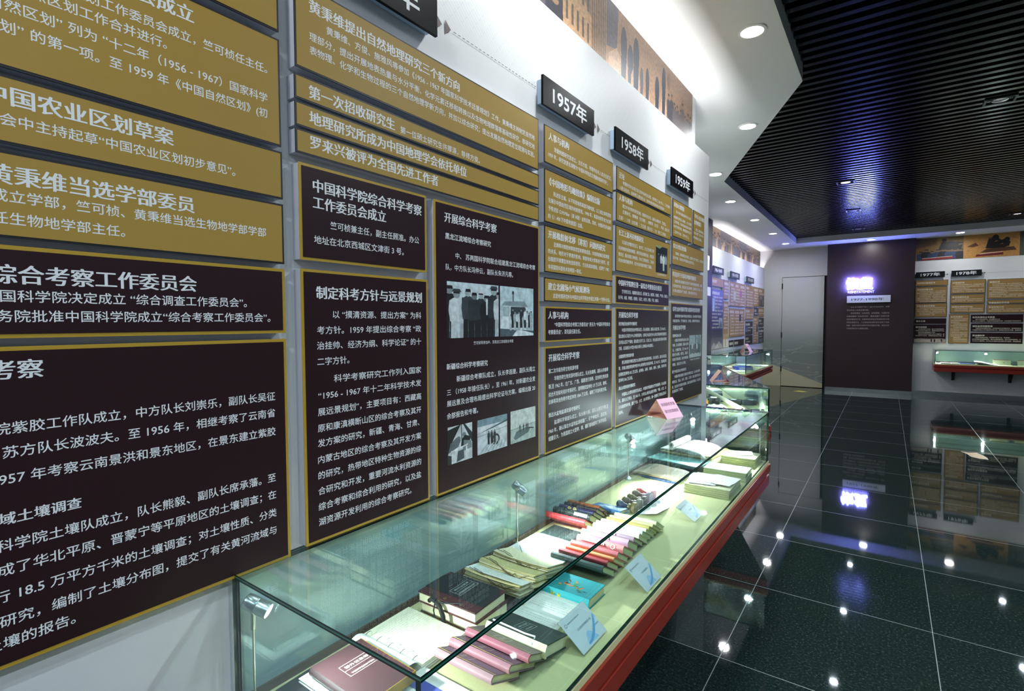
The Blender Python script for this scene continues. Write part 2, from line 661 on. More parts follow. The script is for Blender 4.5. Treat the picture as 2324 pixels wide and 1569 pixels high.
downlight(-0.679, 3.352, 'downlight in the soffit nearest to the camera, above the mural end')
downlight(-1.02, 4.925, 'downlight in the soffit beside the angled edge, second from the near end')
downlight(-1.637, 6.281, 'downlight at the inner corner where the angled soffit edge ends', 2.5)
downlight(-1.829, 7.812, 'downlight over the recessed wall, just past the inner soffit corner', 2.6)
downlight(-1.827, 9.454, 'downlight over the recessed wall, second after the soffit corner', 2.6)
downlight(-1.823, 11.111, 'downlight over the recessed wall, last but one before the door', 2.2)
downlight(-1.831, 12.70, 'downlight over the recessed wall, nearest to the door', 1.5)
downlight(-0.314, 13.15, 'downlight above the plum title board with the lit sign', 0.9)
downlight(1.088, 13.15, 'downlight in front of the expedition mural on the back wall', 0.9)
for i, (x, y) in enumerate(((-0.80, 1.7), (-0.80, 0.1), (-0.80, -1.6), (2.5, 13.15), (5.6, 1.0), (5.6, 5.0), (5.6, 9.0))):
    downlight(x, y, ['downlight in the near soffit above the case, beyond the top of the view', 'downlight in the near soffit above the gold panels',
                     'downlight in the near soffit behind the camera', 'downlight in the back soffit past the expedition mural', 'downlight in the soffit by the grey wall, near end',
                     'downlight in the soffit by the grey wall, middle', 'downlight in the soffit by the grey wall, far end'][i], 2.5 if i < 3 else 0.7)

FRAME = mat('black_lamp_frame', '#0b0b0d', 0.35)
CL = [(1.7, 0.4, 'added black framed fill lamp among the slats, behind the camera towards the aisle'), (1.7, -1.6, 'added black framed fill lamp among the slats at the entrance end, aisle side'), (0.4, -1.2, 'added black framed fill lamp among the slats at the entrance end, wall side'),  # these unseen lamps are added to brighten the lower wall
      (-0.48, 8.05, 'black framed spot lamp in the slat ceiling, nearest of the three above the blue glow'),
      (-0.49, 10.15, 'black framed spot lamp in the middle of the blue glow on the slats'),
      (-0.50, 12.2, 'black framed spot lamp in the slats closest to the plum title board'),
      (0.702, 5.832, 'black framed lamp with a lit lens among the slats, largest in view'),
      (1.72, 12.1, 'faint black framed lamp in the slats by the expedition mural'),
      (1.65, 9.9, 'black framed lamp among the slats, out over the open floor'),
      (0.7, 2.6, 'black framed lamp among the slats close to the camera'), (1.7, 2.6, 'black framed lamp among the slats above the aisle, close to the camera'),
      (3.2, 6.0, 'black framed lamp among the slats by the grey wall'), (3.2, 1.5, 'black framed lamp among the slats near the grey wall start')]
for x, y, lb in CL:
    t = thing('slat_lamp', lb, 'ceiling light', loc=(x, y, 3.325), group='square framed lamps in the slat ceiling')
    fr = MB()
    for a0, a1, b0, b1 in ((-0.10, 0.10, -0.075, -0.06), (-0.10, 0.10, 0.06, 0.075), (-0.10, -0.085, -0.06, 0.06), (0.085, 0.10, -0.06, 0.06)):
        fr.box(a0, a1, b0, b1, -0.012, 0.06)
    fr.box(-0.085, 0.085, -0.06, 0.06, 0.05, 0.06)
    fr.build('frame', FRAME, t)
    MB().lathe([(0.052, -0.008), (0.05, 0.0), (0.03, 0.03)], 20, cap=False).build('reflector', REFL, t, smooth=True)
    MB().lathe([(0.0005, 0.02), (0.034, 0.02)], 20, cap=False).build('lens', mat('slat_lamp_lens', '#ffffff', 0.4, emit=14.0), t)
    area('slat_lamp_light', (x, y, 3.31), (0, 0, -1), 0.08, 0, 5.5 if y < 3 else 1.4, (0.74, 0.87, 1.0), 150, 'DISK', t)

# ------------------------------------------------------------------ wall panels
TX = {
 'P1': [
  ('t', '自然区划工作委员会成立', None, 0.481, 2.102),
  ('b', '\u3000\u3000中国科学院自然区划工作委员会成立，竺可桢任主任。', None, 0.627, 2.063),
  ('b', '将自然区划工作合并进行。', None, 0.433, 2.034),
  ('b', '“中国自然区划” 列为 “十二年（1956 - 1967）国家科学', None, 0.626, 2.001),
  ('b', '远景规划” 的第一项。至 1959 年《中国自然区划》(初', None, 0.625, 1.968),
 ],
 'P2': [
  ('t', '中国农业区划草案', None, 0.439, 1.859),
  ('b', '会中主持起草“中国农业区划初步意见”。', None, 0.553, 1.828),
 ],
 'P3': [
  ('t', '黄秉维当选学部委员', None, 0.472, 1.739),
  ('b', '院成立学部，竺可桢、黄秉维当选生物地学部学部', None, 0.616, 1.712),
  ('b', '任生物地学部主任。', None, 0.357, 1.678),
 ],
 'P4': [
  ('t', '综合考察工作委员会', None, 0.472, 1.587),
  ('b', '中国科学院决定成立 “综合调查工作委员会”。', None, 0.57, 1.559),
  ('b', '国务院批准中国科学院成立“综合考察工作委员会”。', None, 0.621, 1.528),
 ],
 'P5': [
  ('t', '综合考察', None, 0.239, 1.44),
  ('b', '科学院紫胶工作队成立，中方队长刘崇乐，副队长吴征', None, 0.628, 1.355),
  ('b', '镒，苏方队长波波夫。至 1956 年，相继考察了云南省', None, 0.627, 1.318),
  ('b', '1957 年考察云南景洪和景东地区，在景东建立紫胶', None, 0.627, 1.277),
  ('s', '黄河流域土壤调查', None, 0.281, 1.215),
  ('b', '科学院土壤队成立，队长熊毅、副队长席承藩。至', None, 0.625, 1.174),
  ('b', '完成了华北平原、晋蒙宁等平原地区的土壤调查；在', None, 0.625, 1.136),
  ('b', '行 18.5 万平方千米的土壤调查；对土壤性质、分类', None, 0.625, 1.095),
  ('b', '研究，编制了土壤分布图，提交了有关黄河流域与', None, 0.624, 1.056),
  ('b', '土壤的报告。', None, 0.267, 1.022),
 ],
 'Q1': [
  ('t', '黄秉维提出自然地理研究三个新方向', 0.732, 1.252, 2.243),
  ('b', '黄秉维、方俊、施雅风等参加《1956 - 1967 年国家科学技术远景规划》工作。黄秉维主持制定自然地', 0.777, 1.678, 2.212),
  ('b', '理部分，提出开展地表热量与水分平衡、化学元素迁移和转换以及生物地理群落等基础性研究，即研究地', 0.731, 1.678, 2.179),
  ('b', '表物理、化学和生物过程的三个自然地理学新方向，并加以综合研究；提出发展自然地理定位观测与实验。', 0.731, 1.678, 2.148),
 ],
 'Q2': [
  ('t', '第一次招收研究生', 0.727, 0.986, 2.047),
  ('b', '第一位硕士研究生许厚泽，导师方俊。', 1.006, 1.35, 2.047),
 ],
 'Q2b': [
  ('t', '地理研究所成为中国地理学会依托单位', 0.727, 1.283, 1.988),
 ],
 'Q2c': [
  ('t', '罗来兴被评为全国先进工作者', 0.728, 1.153, 1.932),
 ],
 'Q3': [
  ('t', '中国科学院综合科学考察', 0.733, 1.083, 1.833),
  ('t', '工作委员会成立', 0.732, 0.951, 1.794),
  ('b', '竺可桢兼主任，副主任顾准。办公', 0.778, 1.072, 1.752),
  ('b', '地址在北京西城区文津街 3 号。', 0.733, 1.013, 1.713),
 ],
 'Q4': [
  ('t', '制定科考方针与远景规划', 0.736, 1.08, 1.583),
  ('b', '以 “摸清资源、提出方案” 为科', 0.78, 1.077, 1.537),
  ('b', '考方针。1959 年提出综合考察 “政', 0.736, 1.076, 1.499),
  ('b', '治挂帅、经济为纲、科学论证” 的十', 0.735, 1.076, 1.462),
  ('b', '二字方针。', 0.735, 0.826, 1.424),
  ('b', '科学考察研究工作列入国家', 0.78, 1.075, 1.38),
  ('b', '“1956 - 1967 年十二年科学技术发', 0.736, 1.074, 1.342),
  ('b', '展远景规划”，主要项目有：西藏高', 0.734, 1.074, 1.303),
  ('b', '原和康滇横断山区的综合考察及其开', 0.733, 1.073, 1.264),
  ('b', '发方案的研究，新疆、青海、甘肃、', 0.732, 1.065, 1.228),
  ('b', '内蒙古地区的综合考察及其开发方案', 0.732, 1.072, 1.188),
  ('b', '的研究，热带地区特种生物资源的综', 0.732, 1.071, 1.15),
  ('b', '合研究和开发，重要河流水利资源的', 0.731, 1.071, 1.112),
  ('b', '综合考察和综合利用的研究，以及盐', 0.731, 1.07, 1.074),
  ('b', '湖资源开发利用的综合考察研究。', 0.731, 1.031, 1.037),
 ],
 'Q5': [
  ('t', '开展综合科学考察', 1.179, 1.439, 1.832),
  ('s', '黑龙江流域综合考察研究', 1.182, 1.407, 1.781),
  ('b', '中、 苏两国科学院联合组建黑龙江流域综合考察', 1.228, 1.681, 1.725),
  ('b', '队，中方队长冯仲云，副队长朱济凡等。', 1.183, 1.535, 1.687),
  ('c', '竺可桢等参加中、苏黑龙江流域联合考察', 1.313, 1.536, 1.453),
  ('s', '新疆综合科学考察研究', 1.183, 1.386, 1.38),
  ('b', '新疆综合考察队成立，队长李连捷，副队长周立', 1.228, 1.68, 1.339),
  ('b', '三 （1958 年接任队长）。至 1961 年，对新疆农业发', 1.183, 1.68, 1.3),
  ('b', '展远景及合理布局提出科学论证与方案，编辑出版 20', 1.183, 1.679, 1.265),
  ('b', '余部报告和专著。', 1.182, 1.333, 1.226),
 ],
 'R1': [
  ('t', '人事与机构', 1.779, 1.941, 2.245),
  ('b', '测量制图研究室成立，主任方俊。地理所有关人员迁往武汉。', 1.821, 2.352, 2.207),
  ('b', '1959 年，研究室更名调整为“中国科学院武汉测量制图研究所”。', 1.777, 2.316, 2.178),
 ],
 'R2': [
  ('t', '《中国地形鸟瞰图集》编制出版', 1.784, 2.232, 2.069),
  ('b', '陈述彭主编。从不同视角和高度鸟瞰地貌，以三维立体和透视', 1.817, 2.351, 2.03),
  ('b', '法展示中国自然区域的地貌景观。1998 年，美国地理学会为此授', 1.777, 2.351, 2.0),
  ('b', '予陈述彭 O.M.Miller（奥·米勒）金质奖章。同年，地理研究所编制', 1.777, 2.351, 1.969),
  ('b', '的《1 : 400 万中国地貌图》出版。', 1.776, 2.065, 1.938),
 ],
 'R3': [
  ('t', '开展橡胶树北移（寒害）问题的研究', 1.776, 2.289, 1.861),
  ('b', '吕炯等对橡胶树寒害类型和寒害成因、华南寒害概况和寒害', 1.82, 2.332, 1.83),
  ('b', '的关系、地形对于寒害的影响、寒害地域分类等进行研究，提', 1.776, 2.332, 1.8),
  ('b', '出植胶环境需宜林地选择原则、方法和具体措施。成果于 1982', 1.776, 2.332, 1.77),
  ('b', '年获国家科委技术发明奖一等奖。', 1.776, 2.054, 1.738),
 ],
 'R4': [
  ('t', '建立北圃场小气候观测场', 1.775, 2.129, 1.655),
  ('b', '这是地理研究所与中国农业科学院合作建立的第一个野外台站。', 1.813, 2.344, 1.624),
 ],
 'R5': [
  ('t', '人事与机构', 1.776, 1.937, 1.54),
  ('b', '“中国科学院综合考察工作委员会” 更名为 “中国科学院综合', 1.823, 2.347, 1.507),
  ('b', '考察委员会”，漆克昌任副主任。', 1.776, 2.047, 1.477),
 ],
 'R6': [
  ('t', '开展综合科学考察', 1.778, 2.036, 1.368),
  ('b', '第二次华南热带生物资源考察', 1.778, 2.026, 1.32),
  ('b', '华南热带生物资源考察队成立，队长张肇骞，副队长李康寿', 1.822, 2.328, 1.288),
  ('b', '等,至 1962 年，在广东、广西、福建进行热带、亚热带生物资源', 1.778, 2.328, 1.257),
  ('b', '综合开发和利用的考察研究，查明橡胶宜林地 137 万公顷，咖啡、', 1.778, 2.315, 1.225),
  ('b', '剑麻等其他热带作物宜林地 1064 万公顷，编制了开发利用方案。', 1.778, 2.312, 1.195),
  ('s', '柴达木盆地盐湖资源考察研究', 1.778, 2.042, 1.142),
  ('b', '盐湖科学调查队成立，队长柳大纲，副队长袁见齐等,至', 1.822, 2.33, 1.108),
  ('b', '1960 年，确认柴达木盆地盐湖储量广、矿产种类多、品位高、', 1.777, 2.316, 1.076),
  ('b', '储量巨大，为我国建立大型钾、镁、硼矿基地提供了科学依据。', 1.777, 2.313, 1.046),
 ],
 'S1': [
  ('t', '迁址', 2.445, 2.509, 2.243),
  ('b', '地理研究所全部迁至北京中关村办公楼，全所职工 200 多人，工作用房', 2.488, 3.187, 2.218),
  ('b', '人民公社内，全所职工参加办公（含中关村和各地分支机构）。', 2.446, 3.116, 2.189),
 ],
 'S2': [
  ('t', '人事与机构', 2.443, 2.611, 2.133),
  ('b', '建立中关村新的研究机构，施雅风任主任，副所长兼秘书：王明业。', 2.487, 3.123, 2.103),
  ('b', '主要研究，黄秉维（主任兼）、施雅风（主任）、罗来（副主任', 2.488, 3.183, 2.074),
  ('b', '王副）；少俊（主任兼）；沈玉昌（副主任）；赵（第三工作组）。', 2.442, 3.145, 2.041),
 ],
 'S3': [
  ('t', '长江上游河谷地貌研究', 2.442, 2.767, 1.96),
  ('b', '沈玉昌主持重庆至玉门、金沙江、川江河谷和三峡', 2.482, 2.926, 1.922),
  ('b', '河谷地貌的调查和制图，研究河谷发育历史、成因及', 2.439, 2.926, 1.889),
  ('b', '第四纪，重点调查三峡地貌，为长江流域规划、三峡大', 2.44, 2.927, 1.858),
  ('b', '坝选址提供重要参考，也为河谷地貌学奠定了基础。', 2.44, 2.894, 1.828),
  ('c', '沈玉昌等考察川江', 2.983, 3.133, 1.801),
 ],
 'S4': [
  ('t', '中国科学院聘任第一届综合考察委员会委员', 2.442, 3.057, 1.71),
  ('b', '竺可桢任主任、谢鑫鹤任副主任，委员秦仁昌、谢家荣、孙健初、严钦尚、裴丽生、', 2.485, 3.168, 1.673),
  ('b', '张子林、林超、李春昱、侯德封、马溶之、朱济凡、熊毅、于强、施雅风。', 2.443, 3.009, 1.642),
 ],
 'S5': [
  ('t', '开展综合科学考察', 2.447, 2.696, 1.548),
  ('s', '青甘地区综合科学考察研究', 2.447, 2.684, 1.508),
  ('b', '中国科学院青甘综合考察队成立，队长侯德封，副队长马溶之等，至 1960 年，', 2.488, 3.135, 1.476),
  ('b', '提出建设以河西为中心的钢铁基地、以柴达木盆地为中心的化学基地等发展意见', 2.448, 3.15, 1.445),
  ('b', '及祁连山区矿产基地；提出建立化学工业、石油工业、有色金属冶炼的基本构想和', 2.449, 3.151, 1.414),
  ('b', '方案，以及建设大中型水电站与黄河上游梯级水电站建议。', 2.449, 2.928, 1.383),
  ('s', '云南热带生物资源考察', 2.45, 2.643, 1.342),
  ('b', '原云南紫胶考察队更名为云南热带生物资源考察队，队长刘崇乐，副队长吴征镒', 2.49, 3.151, 1.31),
  ('b', '等，开展以橡胶等热带作物为中心的热带生物资源考察，至 1962 年，在滇南查明', 2.45, 3.152, 1.281),
  ('b', '出橡胶宜林地 43.5 万公顷，金鸡纳、油料、咖啡、香料、剑麻、热带作物', 2.451, 3.15, 1.251),
  ('b', '宜林地 366 万公顷。', 2.451, 2.629, 1.221),
  ('s', '高山冰雪利用考察研究', 2.452, 2.665, 1.18),
  ('b', '中国高山冰雪利用研究队成立，中国科学院副院长竺可桢指导，队长施雅', 2.492, 3.151, 1.145),
  ('b', '风，副队长王明业，至 1960 年，对祁连山和天山进行考察，气象、水文、冰', 2.452, 3.152, 1.115),
  ('b', '川与融雪等考察，建立气象、水文、冰川观测点，第一次提供了祁连山区冰川', 2.453, 3.153, 1.083),
  ('b', '资料。', 2.453, 2.512, 1.054),
 ],
 'T1': [
  ('t', '新增办公楼建设', 3.265, 3.466, 2.247),
  ('b', '在中关村建成新的办公楼，', 3.303, 3.619, 2.212),
  ('b', '地理研究所迁入新楼，大大改善', 3.26, 3.621, 2.175),
  ('b', '工作环境，科研用房和图书资料', 3.261, 3.622, 2.146),
  ('b', '条件均有改善，新楼面积约五千', 3.262, 3.623, 2.118),
  ('b', '二百平方米，同年完工。', 3.26, 3.573, 2.083),
 ],
 'T2': [
  ('t', '《中华人民共和国', 3.694, 3.922, 2.245),
  ('t', '自然地图集》', 3.686, 3.847, 2.202),
  ('b', '成立编辑组，', 3.718, 3.922, 2.159),
  ('b', '与各部门协作共', 3.677, 3.914, 2.133),
  ('b', '同编制出版。', 3.67, 3.875, 2.101),
 ],
 'T3': [
  ('t', '综合自然区划出版', 3.259, 3.516, 1.991),
  ('b', '黄秉维、郭敬辉等主持完成，全国划分若干自然区，出版各类', 3.301, 3.912, 1.951),
  ('b', '区划专著，系统论述中国综合自然区划。', 3.254, 3.693, 1.922),
 ],
 'T4': [
  ('t', '塔克拉玛干沙漠风沙地貌考察研究', 3.25, 3.74, 1.813),
  ('b', '朱震达等在新疆塔克拉玛干沙漠开展地貌考察，出版', 3.293, 3.889, 1.777),
  ('b', '沙漠地貌专著，提出风沙运动规律，指导治沙工作，为', 3.252, 3.89, 1.746),
  ('b', '沙漠治理提供了依据，填补国内空白。', 3.253, 3.77, 1.715),
 ],
 'T5': [
  ('t', '综考会由中国科学院与国家科委双重领导', 3.261, 3.845, 1.594),
  ('b', '国务院同意中国科学院综合考察委员会，改由中国科学院和国家', 3.306, 3.88, 1.555),
  ('b', '科委双重领导，竺可桢兼主任，漆克昌、施雅风等任副主任。', 3.263, 3.852, 1.524),
  ('t', '开展综合科学考察', 3.264, 3.519, 1.475),
  ('s', '西部地区南水北调', 3.263, 3.426, 1.43),
  ('b', '中国科学院西部地区南水北调', 3.304, 3.586, 1.399),
  ('b', '考察，队长郭敬辉，副队长冯仲', 3.263, 3.587, 1.369),
  ('b', '云、孙健初等，至 1961 年', 3.264, 3.584, 1.338),
  ('b', '提出引水线路，对怒江、澜沧江', 3.261, 3.581, 1.309),
  ('b', '和通天河等流域，综合考察线路', 3.262, 3.583, 1.278),
  ('b', '调查，提出引水方案。', 3.263, 3.536, 1.246),
  ('s', '蒙宁地区综合考察研究', 3.261, 3.544, 1.2),
  ('b', '中国科学院内蒙古宁夏综合考察队成立，队长侯光炯等，', 3.307, 3.872, 1.166),
  ('b', '考察农业、牧业、水利、交通、工业等，提出发展农牧业远', 3.26, 3.877, 1.135),
  ('b', '景，完成系列专著和地图集，编写出版科学报告。为自治区', 3.261, 3.884, 1.102),
  ('b', '发展提供了依据。', 3.262, 3.483, 1.074),
  ('c', '考察队员合影留念', 3.627, 3.856, 1.26),
 ],
}


def MW(plane, y0, z0):       # left walls: u along +y, v up, n into the room
    return Matrix(((0, 0, 1, plane + 0.0012), (1, 0, 0, y0), (0, 1, 0, z0), (0, 0, 0, 1)))


def MF(plane, x0, z0):       # back wall: u along +x, v up, n towards the camera
    return Matrix(((1, 0, 0, x0), (0, 0, -1, plane - 0.0012), (0, 1, 0, z0), (0, 0, 0, 1)))


PVC = mat('pvc_board_edge', '#c3c6d0', 0.5)
GOLD = mat('gold_print', '#ac8d42', 0.42, spec=0.25, vary=0.05, vscale=2.5)
PLUM = mat('plum_print', '#2b181d', 0.36, spec=0.25)
BLUE = mat('indigo_print', '#2c2a5e', 0.40)
BORD = mat('black_border', '#17181c', 0.4)
GBORD = mat('gold_border', '#b8962f', 0.4)
INK = mat('white_lettering', '#eef2f4', 0.5)
INKG = mat('cream_lettering', '#ece6d2', 0.5)
PIC = print_mat()


def panel(M, w, h, kind, label, group, texts=(), u0=0.0, v0=0.0, thick=0.027):
    t = thing('display_board', label, 'information panel', M=M, group=group)
    MB().box(0.001, w - 0.001, 0.001, h - 0.001, 0.0, thick).build('backing_board', PVC, t)
    bw = 0.0042 if kind == 'gold' else 0.0065
    MB().box(0, w, 0, h, thick, thick + 0.003).build('border', BORD if kind == 'gold' else GBORD, t)
    face = MB().box(bw, w - bw, bw, h - bw, thick + 0.003, thick + 0.0035).build('face_print', {'gold': GOLD, 'plum': PLUM, 'blue': BLUE}[kind], t)
    n = thick + 0.00356
    for nm, ks in (('title_lettering', 't'), ('body_lettering', 'bsc')):
        mb, last = MB(), None
        for k, s, a, b, z in [q[:5] for q in texts if q[0] in ks]:
            pt, sh, off = STY[k]
            if last is not None and abs(last - z) > .06 and mb.v:      # a paragraph set apart is a block of its own
                mb.build(nm, INK, face)
                mb = MB()
            last = z
            letter(mb, s, None if a is None else a - u0, b - u0, z - v0, pt, n, sh, off)
        if mb.v:
            mb.build(nm, INK, face)
    return face


def picture(parent, name, u0, u1, v0, v1, n, bg, items, label=None):
    mb = MB()
    W_, H_ = u1 - u0, v1 - v0
    if isinstance(bg, str):
        bg = [(0, 1, bg)]
    for a, b, c in bg:
        mb.poly([(u0, v0 + H_ * a, n), (u1, v0 + H_ * a, n), (u1, v0 + H_ * b, n), (u0, v0 + H_ * b, n)], 0, lin(c))
    for i, (pl, c) in enumerate(items):
        k = n + 0.00008 + i * 0.000012
        mb.poly([(u0 + W_ * min(1, max(0, x)), v0 + H_ * min(1, max(0, y)), k) for x, y in pl], 0, lin(c))
    o = mb.build(name, PIC, parent)
    if label:
        o['label'] = label
    return o


def ell(cx, cy, rx, ry, n=12):
    return [(cx + rx * math.cos(2 * math.pi * i / n), cy + ry * math.sin(2 * math.pi * i / n)) for i in range(n)]


def fig(x, base, h, asp, coat, legs, face, hair=None, wide=1.0, cap=None):
    """a standing figure in a photograph; asp = picture height / width"""
    w = h * 0.30 * asp * wide
    out = [([(x - w * .38, base), (x - w * .015, base), (x - w * .0, base + h * .46), (x - w * .36, base + h * .48)], legs),
           ([(x + w * .015, base), (x + w * .38, base), (x + w * .36, base + h * .48), (x, base + h * .46)], legs),
           ([(x - w * .42, base + h * .40), (x + w * .42, base + h * .40), (x + w * .52, base + h * .62), (x + w * .46, base + h * .80), (x + w * .16, base + h * .86),
             (x - w * .16, base + h * .86), (x - w * .46, base + h * .80), (x - w * .52, base + h * .62)], coat),
           (ell(x, base + h * .92, w * .22, h * .075), face),
           ([(x - w * .22, base + h * .94), (x + w * .22, base + h * .94), (x + w * .17, base + h * 1.0), (x - w * .17, base + h * 1.0)], hair or coat)]
    if cap:
        out.append(([(x - w * .3, base + h * .97), (x + w * .3, base + h * .97), (x + w * .2, base + h * 1.03), (x - w * .2, base + h * 1.03)], cap))
    return out


G1, G2, G3, G4 = 'gold panels', 'plum panels', 'gold panels', 'plum panels'
RECT = {
 'P0': (-.35, .656, 2.163, 2.33), 'P1': (-.35, .656, 1.915, 2.147), 'P2': (-.35, .657, 1.800, 1.904), 'P3': (-.35, .657, 1.657, 1.789),
 'P4': (-.35, .657, 1.503, 1.646), 'P5': (-.35, .657, .991, 1.490),
 'Q1': (.694, 1.706, 2.107, 2.300), 'Q2': (.691, 1.707, 2.036, 2.091), 'Q2b': (.691, 1.707, 1.9745, 2.030), 'Q2c': (.691, 1.707, 1.914, 1.969),
 'Q3': (.697, 1.102, 1.672, 1.894), 'Q4': (.697, 1.105, .998, 1.651), 'Q5': (1.135, 1.709, .998, 1.892),
 'R1': (1.748, 2.373, 2.150, 2.296), 'R2': (1.749, 2.372, 1.920, 2.127), 'R3': (1.749, 2.371, 1.724, 1.907), 'R4': (1.748, 2.369, 1.609, 1.703),
 'R5': (1.750, 2.370, 1.447, 1.589), 'R6': (1.750, 2.374, .998, 1.428),
 'S1': (2.415, 3.206, 2.179, 2.295), 'S2': (2.414, 3.204, 2.028, 2.171), 'S3': (2.410, 3.194, 1.780, 2.006), 'S4': (2.410, 3.186, 1.619, 1.760), 'S5': (2.412, 3.190, .998, 1.600),
 'T1': (3.243, 3.638, 2.061, 2.295), 'T2': (3.664, 3.928, 2.061, 2.295), 'T3': (3.237, 3.922, 1.886, 2.039), 'T4': (3.232, 3.914, 1.688, 1.863), 'T5': (3.228, 3.914, .998, 1.648)}
LAB = {
 'P0': 'gold panel cut off by the top of the view, above the big white lettering', 'P1': 'tall gold panel with four lines about 1956 - 1967 at the near end of the wall',
 'P2': 'gold panel with a heading and one line, second under the 1956 - 1967 text', 'P3': 'gold panel with a heading and two lines, directly above the first plum panel',
 'P4': 'short plum panel with gold edge and two lines at the near end of the wall', 'P5': 'largest plum panel, mentioning 1957 and 18.5, near end of the wall',
 'Q1': 'wide gold panel under the cropped year sign, heading and three long lines', 'Q2': 'narrow gold strip with a small second sentence, upper of three strips',
 'Q2b': 'narrow gold strip with one long heading, middle of three strips', 'Q2c': 'narrow gold strip with one heading, lowest of three strips',
 'Q3': 'small plum panel with a two line heading below the gold strips', 'Q4': 'tall plum panel of closely set white text ending above the glass case',
 'Q5': 'tall plum panel with five black and white photographs',
 'R1': 'gold panel right under the 1957 sign', 'R2': 'gold panel naming O.M.Miller, second under the 1957 sign', 'R3': 'gold panel with bracketed words in its heading, third under the 1957 sign',
 'R4': 'slim gold panel with one line, lowest gold one under the 1957 sign', 'R5': 'short plum panel with two lines under the 1957 column', 'R6': 'tall plum panel mentioning 1962 and 1960 under the 1957 column',
 'S1': 'gold panel with a two character heading right under the 1958 sign', 'S2': 'gold panel with three lines of names, second under the 1958 sign',
 'S3': 'gold panel with a dark photograph of three figures', 'S4': 'short plum panel with a long heading under the 1958 column', 'S5': 'tall plum panel with three paragraphs under the 1958 column',
 'T1': 'upright gold panel with five lines under the 1959 sign', 'T2': 'narrow upright gold panel at the far end of the wall, top row', 'T3': 'gold panel with two lines in the 1959 column',
 'T4': 'gold panel with three lines, lowest gold one in the 1959 column', 'T5': 'tall plum panel with one grey photograph at the far end of the wall'}
TX['P0'] = []
PAN = {}
for k, (a, b, c, dd) in RECT.items():
    kind = 'plum' if k in ('P4', 'P5', 'Q3', 'Q4', 'Q5', 'R5', 'R6', 'S4', 'S5', 'T5') else 'gold'
    PAN[k] = panel(MW(-1.13, a, c), b - a, dd - c, kind, LAB[k], 'gold text panels on the long wall' if kind == 'gold' else 'plum text panels on the long wall', TX[k], a, c)


def wpic(key, u0, u1, v0, v1, bg, items, label):
    a, b, c, dd = RECT[key]
    return picture(PAN[key], 'photograph', u0 - a, u1 - a, v0 - c, v1 - c, 0.0306, bg, items, label)


K, K2, GY, LG, WH = '#14181c', '#2b3338', '#6f7d84', '#b9cdd2', '#e4f1f4'
it = []
for q in ((.04, .0, .98, K, K, '#8d9a9e', 1.5), (.17, -.02, .92, '#d7e2e4', '#c6d2d5', '#9aa7aa', 1.5), (.30, .0, .78, '#c4d0d3', '#aab7bb', '#a8b3b6', 1.2), (.38, .02, .92, '#3a444a', K, '#a7b2b5', 1.3), (.50, .02, .86, K2, K, '#6c777c', 1.4),
          (.63, .04, .86, K2, K, '#b7c2c5', 1.2), (.75, .0, .84, K, K, '#8b969a', 1.6), (.90, .02, .98, K2, K, '#a9b5b8', 1.4), (1.0, .02, .90, '#d0dcdf', '#b9c6c9', '#9ca8ab', 1.2)):
    it += fig(q[0], q[1] - .05, q[2], 0.68, q[3], q[4], q[5], K, q[6], None if q[0] not in (.63, .90, .17) else ('#dfe9ea' if q[0] == .63 else '#3c464b'))
it.append(([(.735, .42), (.765, .42), (.77, .72), (.73, .72)], '#d9e4e6'))
wpic('Q5', 1.187, 1.448, 1.477, 1.653, [(0, .12, GY), (.12, 1, '#cfe3e8')], it, 'photograph of a row of men in suits')
it = [([(.02, .15), (.72, .12), (.80, .62), (.10, .70)], '#dcebee'), ([(.05, .62), (.84, .60), (.70, .72), (.12, .70)], '#8ba0a6'), ([(.30, .30), (.74, .30), (.74, .60), (.30, .60)], '#39464c'),
      ([(.08, .40), (.26, .40), (.26, .60), (.08, .60)], '#a9bdc2'), ([(0, 0), (1, 0), (1, .10), (0, .16)], '#52636a'), ([(.35, .0), (1, .0), (1, .05), (.5, .14)], '#dbe9ec'), ([(.36, .70), (.385, .70), (.385, .88), (.36, .88)], K2), (ell(.372, .88, .03, .04), K2)]
for i in range(11):
    it += fig(.30 + i * .062, .12 + .05 * (i % 2), .40 - .08 * (i % 3 == 0), 0.82, ['#cfdcdf', K2, '#9fb1b6', '#dfe9eb'][i % 4], ['#b8c6c9', K][i % 2], '#8c999d', K)
wpic('Q5', 1.457, 1.668, 1.476, 1.653, [(0, 1, '#c2dbe1')], it, 'photograph of a crew on a boat')
it = [([(0, .25), (0, .92), (.48, 1), (.52, 1), (.1, .5)], K), ([(.62, 1), (.7, 1), (1, .72), (1, .45)], K2), ([(.55, .55), (.58, .55), (.56, 1), (.53, 1)], K2), (ell(.42, .63, .09, .07), GY), ([(.02, .30), (.42, .42), (.52, .58), (.34, .68), (.10, .55)], '#5d6a70'),
      (ell(.66, .72, .08, .06), '#76838a'), ([(.52, .40), (.90, .40), (.92, .62), (.70, .70), (.56, .60)], K), ([(.60, .26), (.98, .30), (.96, .50), (.64, .56)], '#7d898e'), ([(.10, .30), (.80, .40), (.82, .44), (.12, .35)], '#eef5f6'), ([(.15, 0), (.19, 0), (.22, .32), (.17, .32)], '#e9f0f1'),
      ([(.74, .06), (.78, .06), (.78, .38), (.73, .38)], '#e9f0f1'), ([(.34, .02), (.66, .06), (.64, .32), (.40, .30)], '#49555b'), ([(0, 0), (.14, .0), (.14, .22), (0, .26)], K2)]
wpic('Q5', 1.185, 1.302, 1.082, 1.200, [(0, 1, '#cdd8da')], it, 'photograph of men at a table in a tent')
it = [([(0, .60), (1, .84), (1, .78), (.5, .68)], '#48606a'), ([(0, .50), (1, .62), (1, .64), (0, .53)], '#98abb2'), (ell(.60, .32, .14, .17), K2), (ell(.60, .32, .09, .11), '#aebec3')]
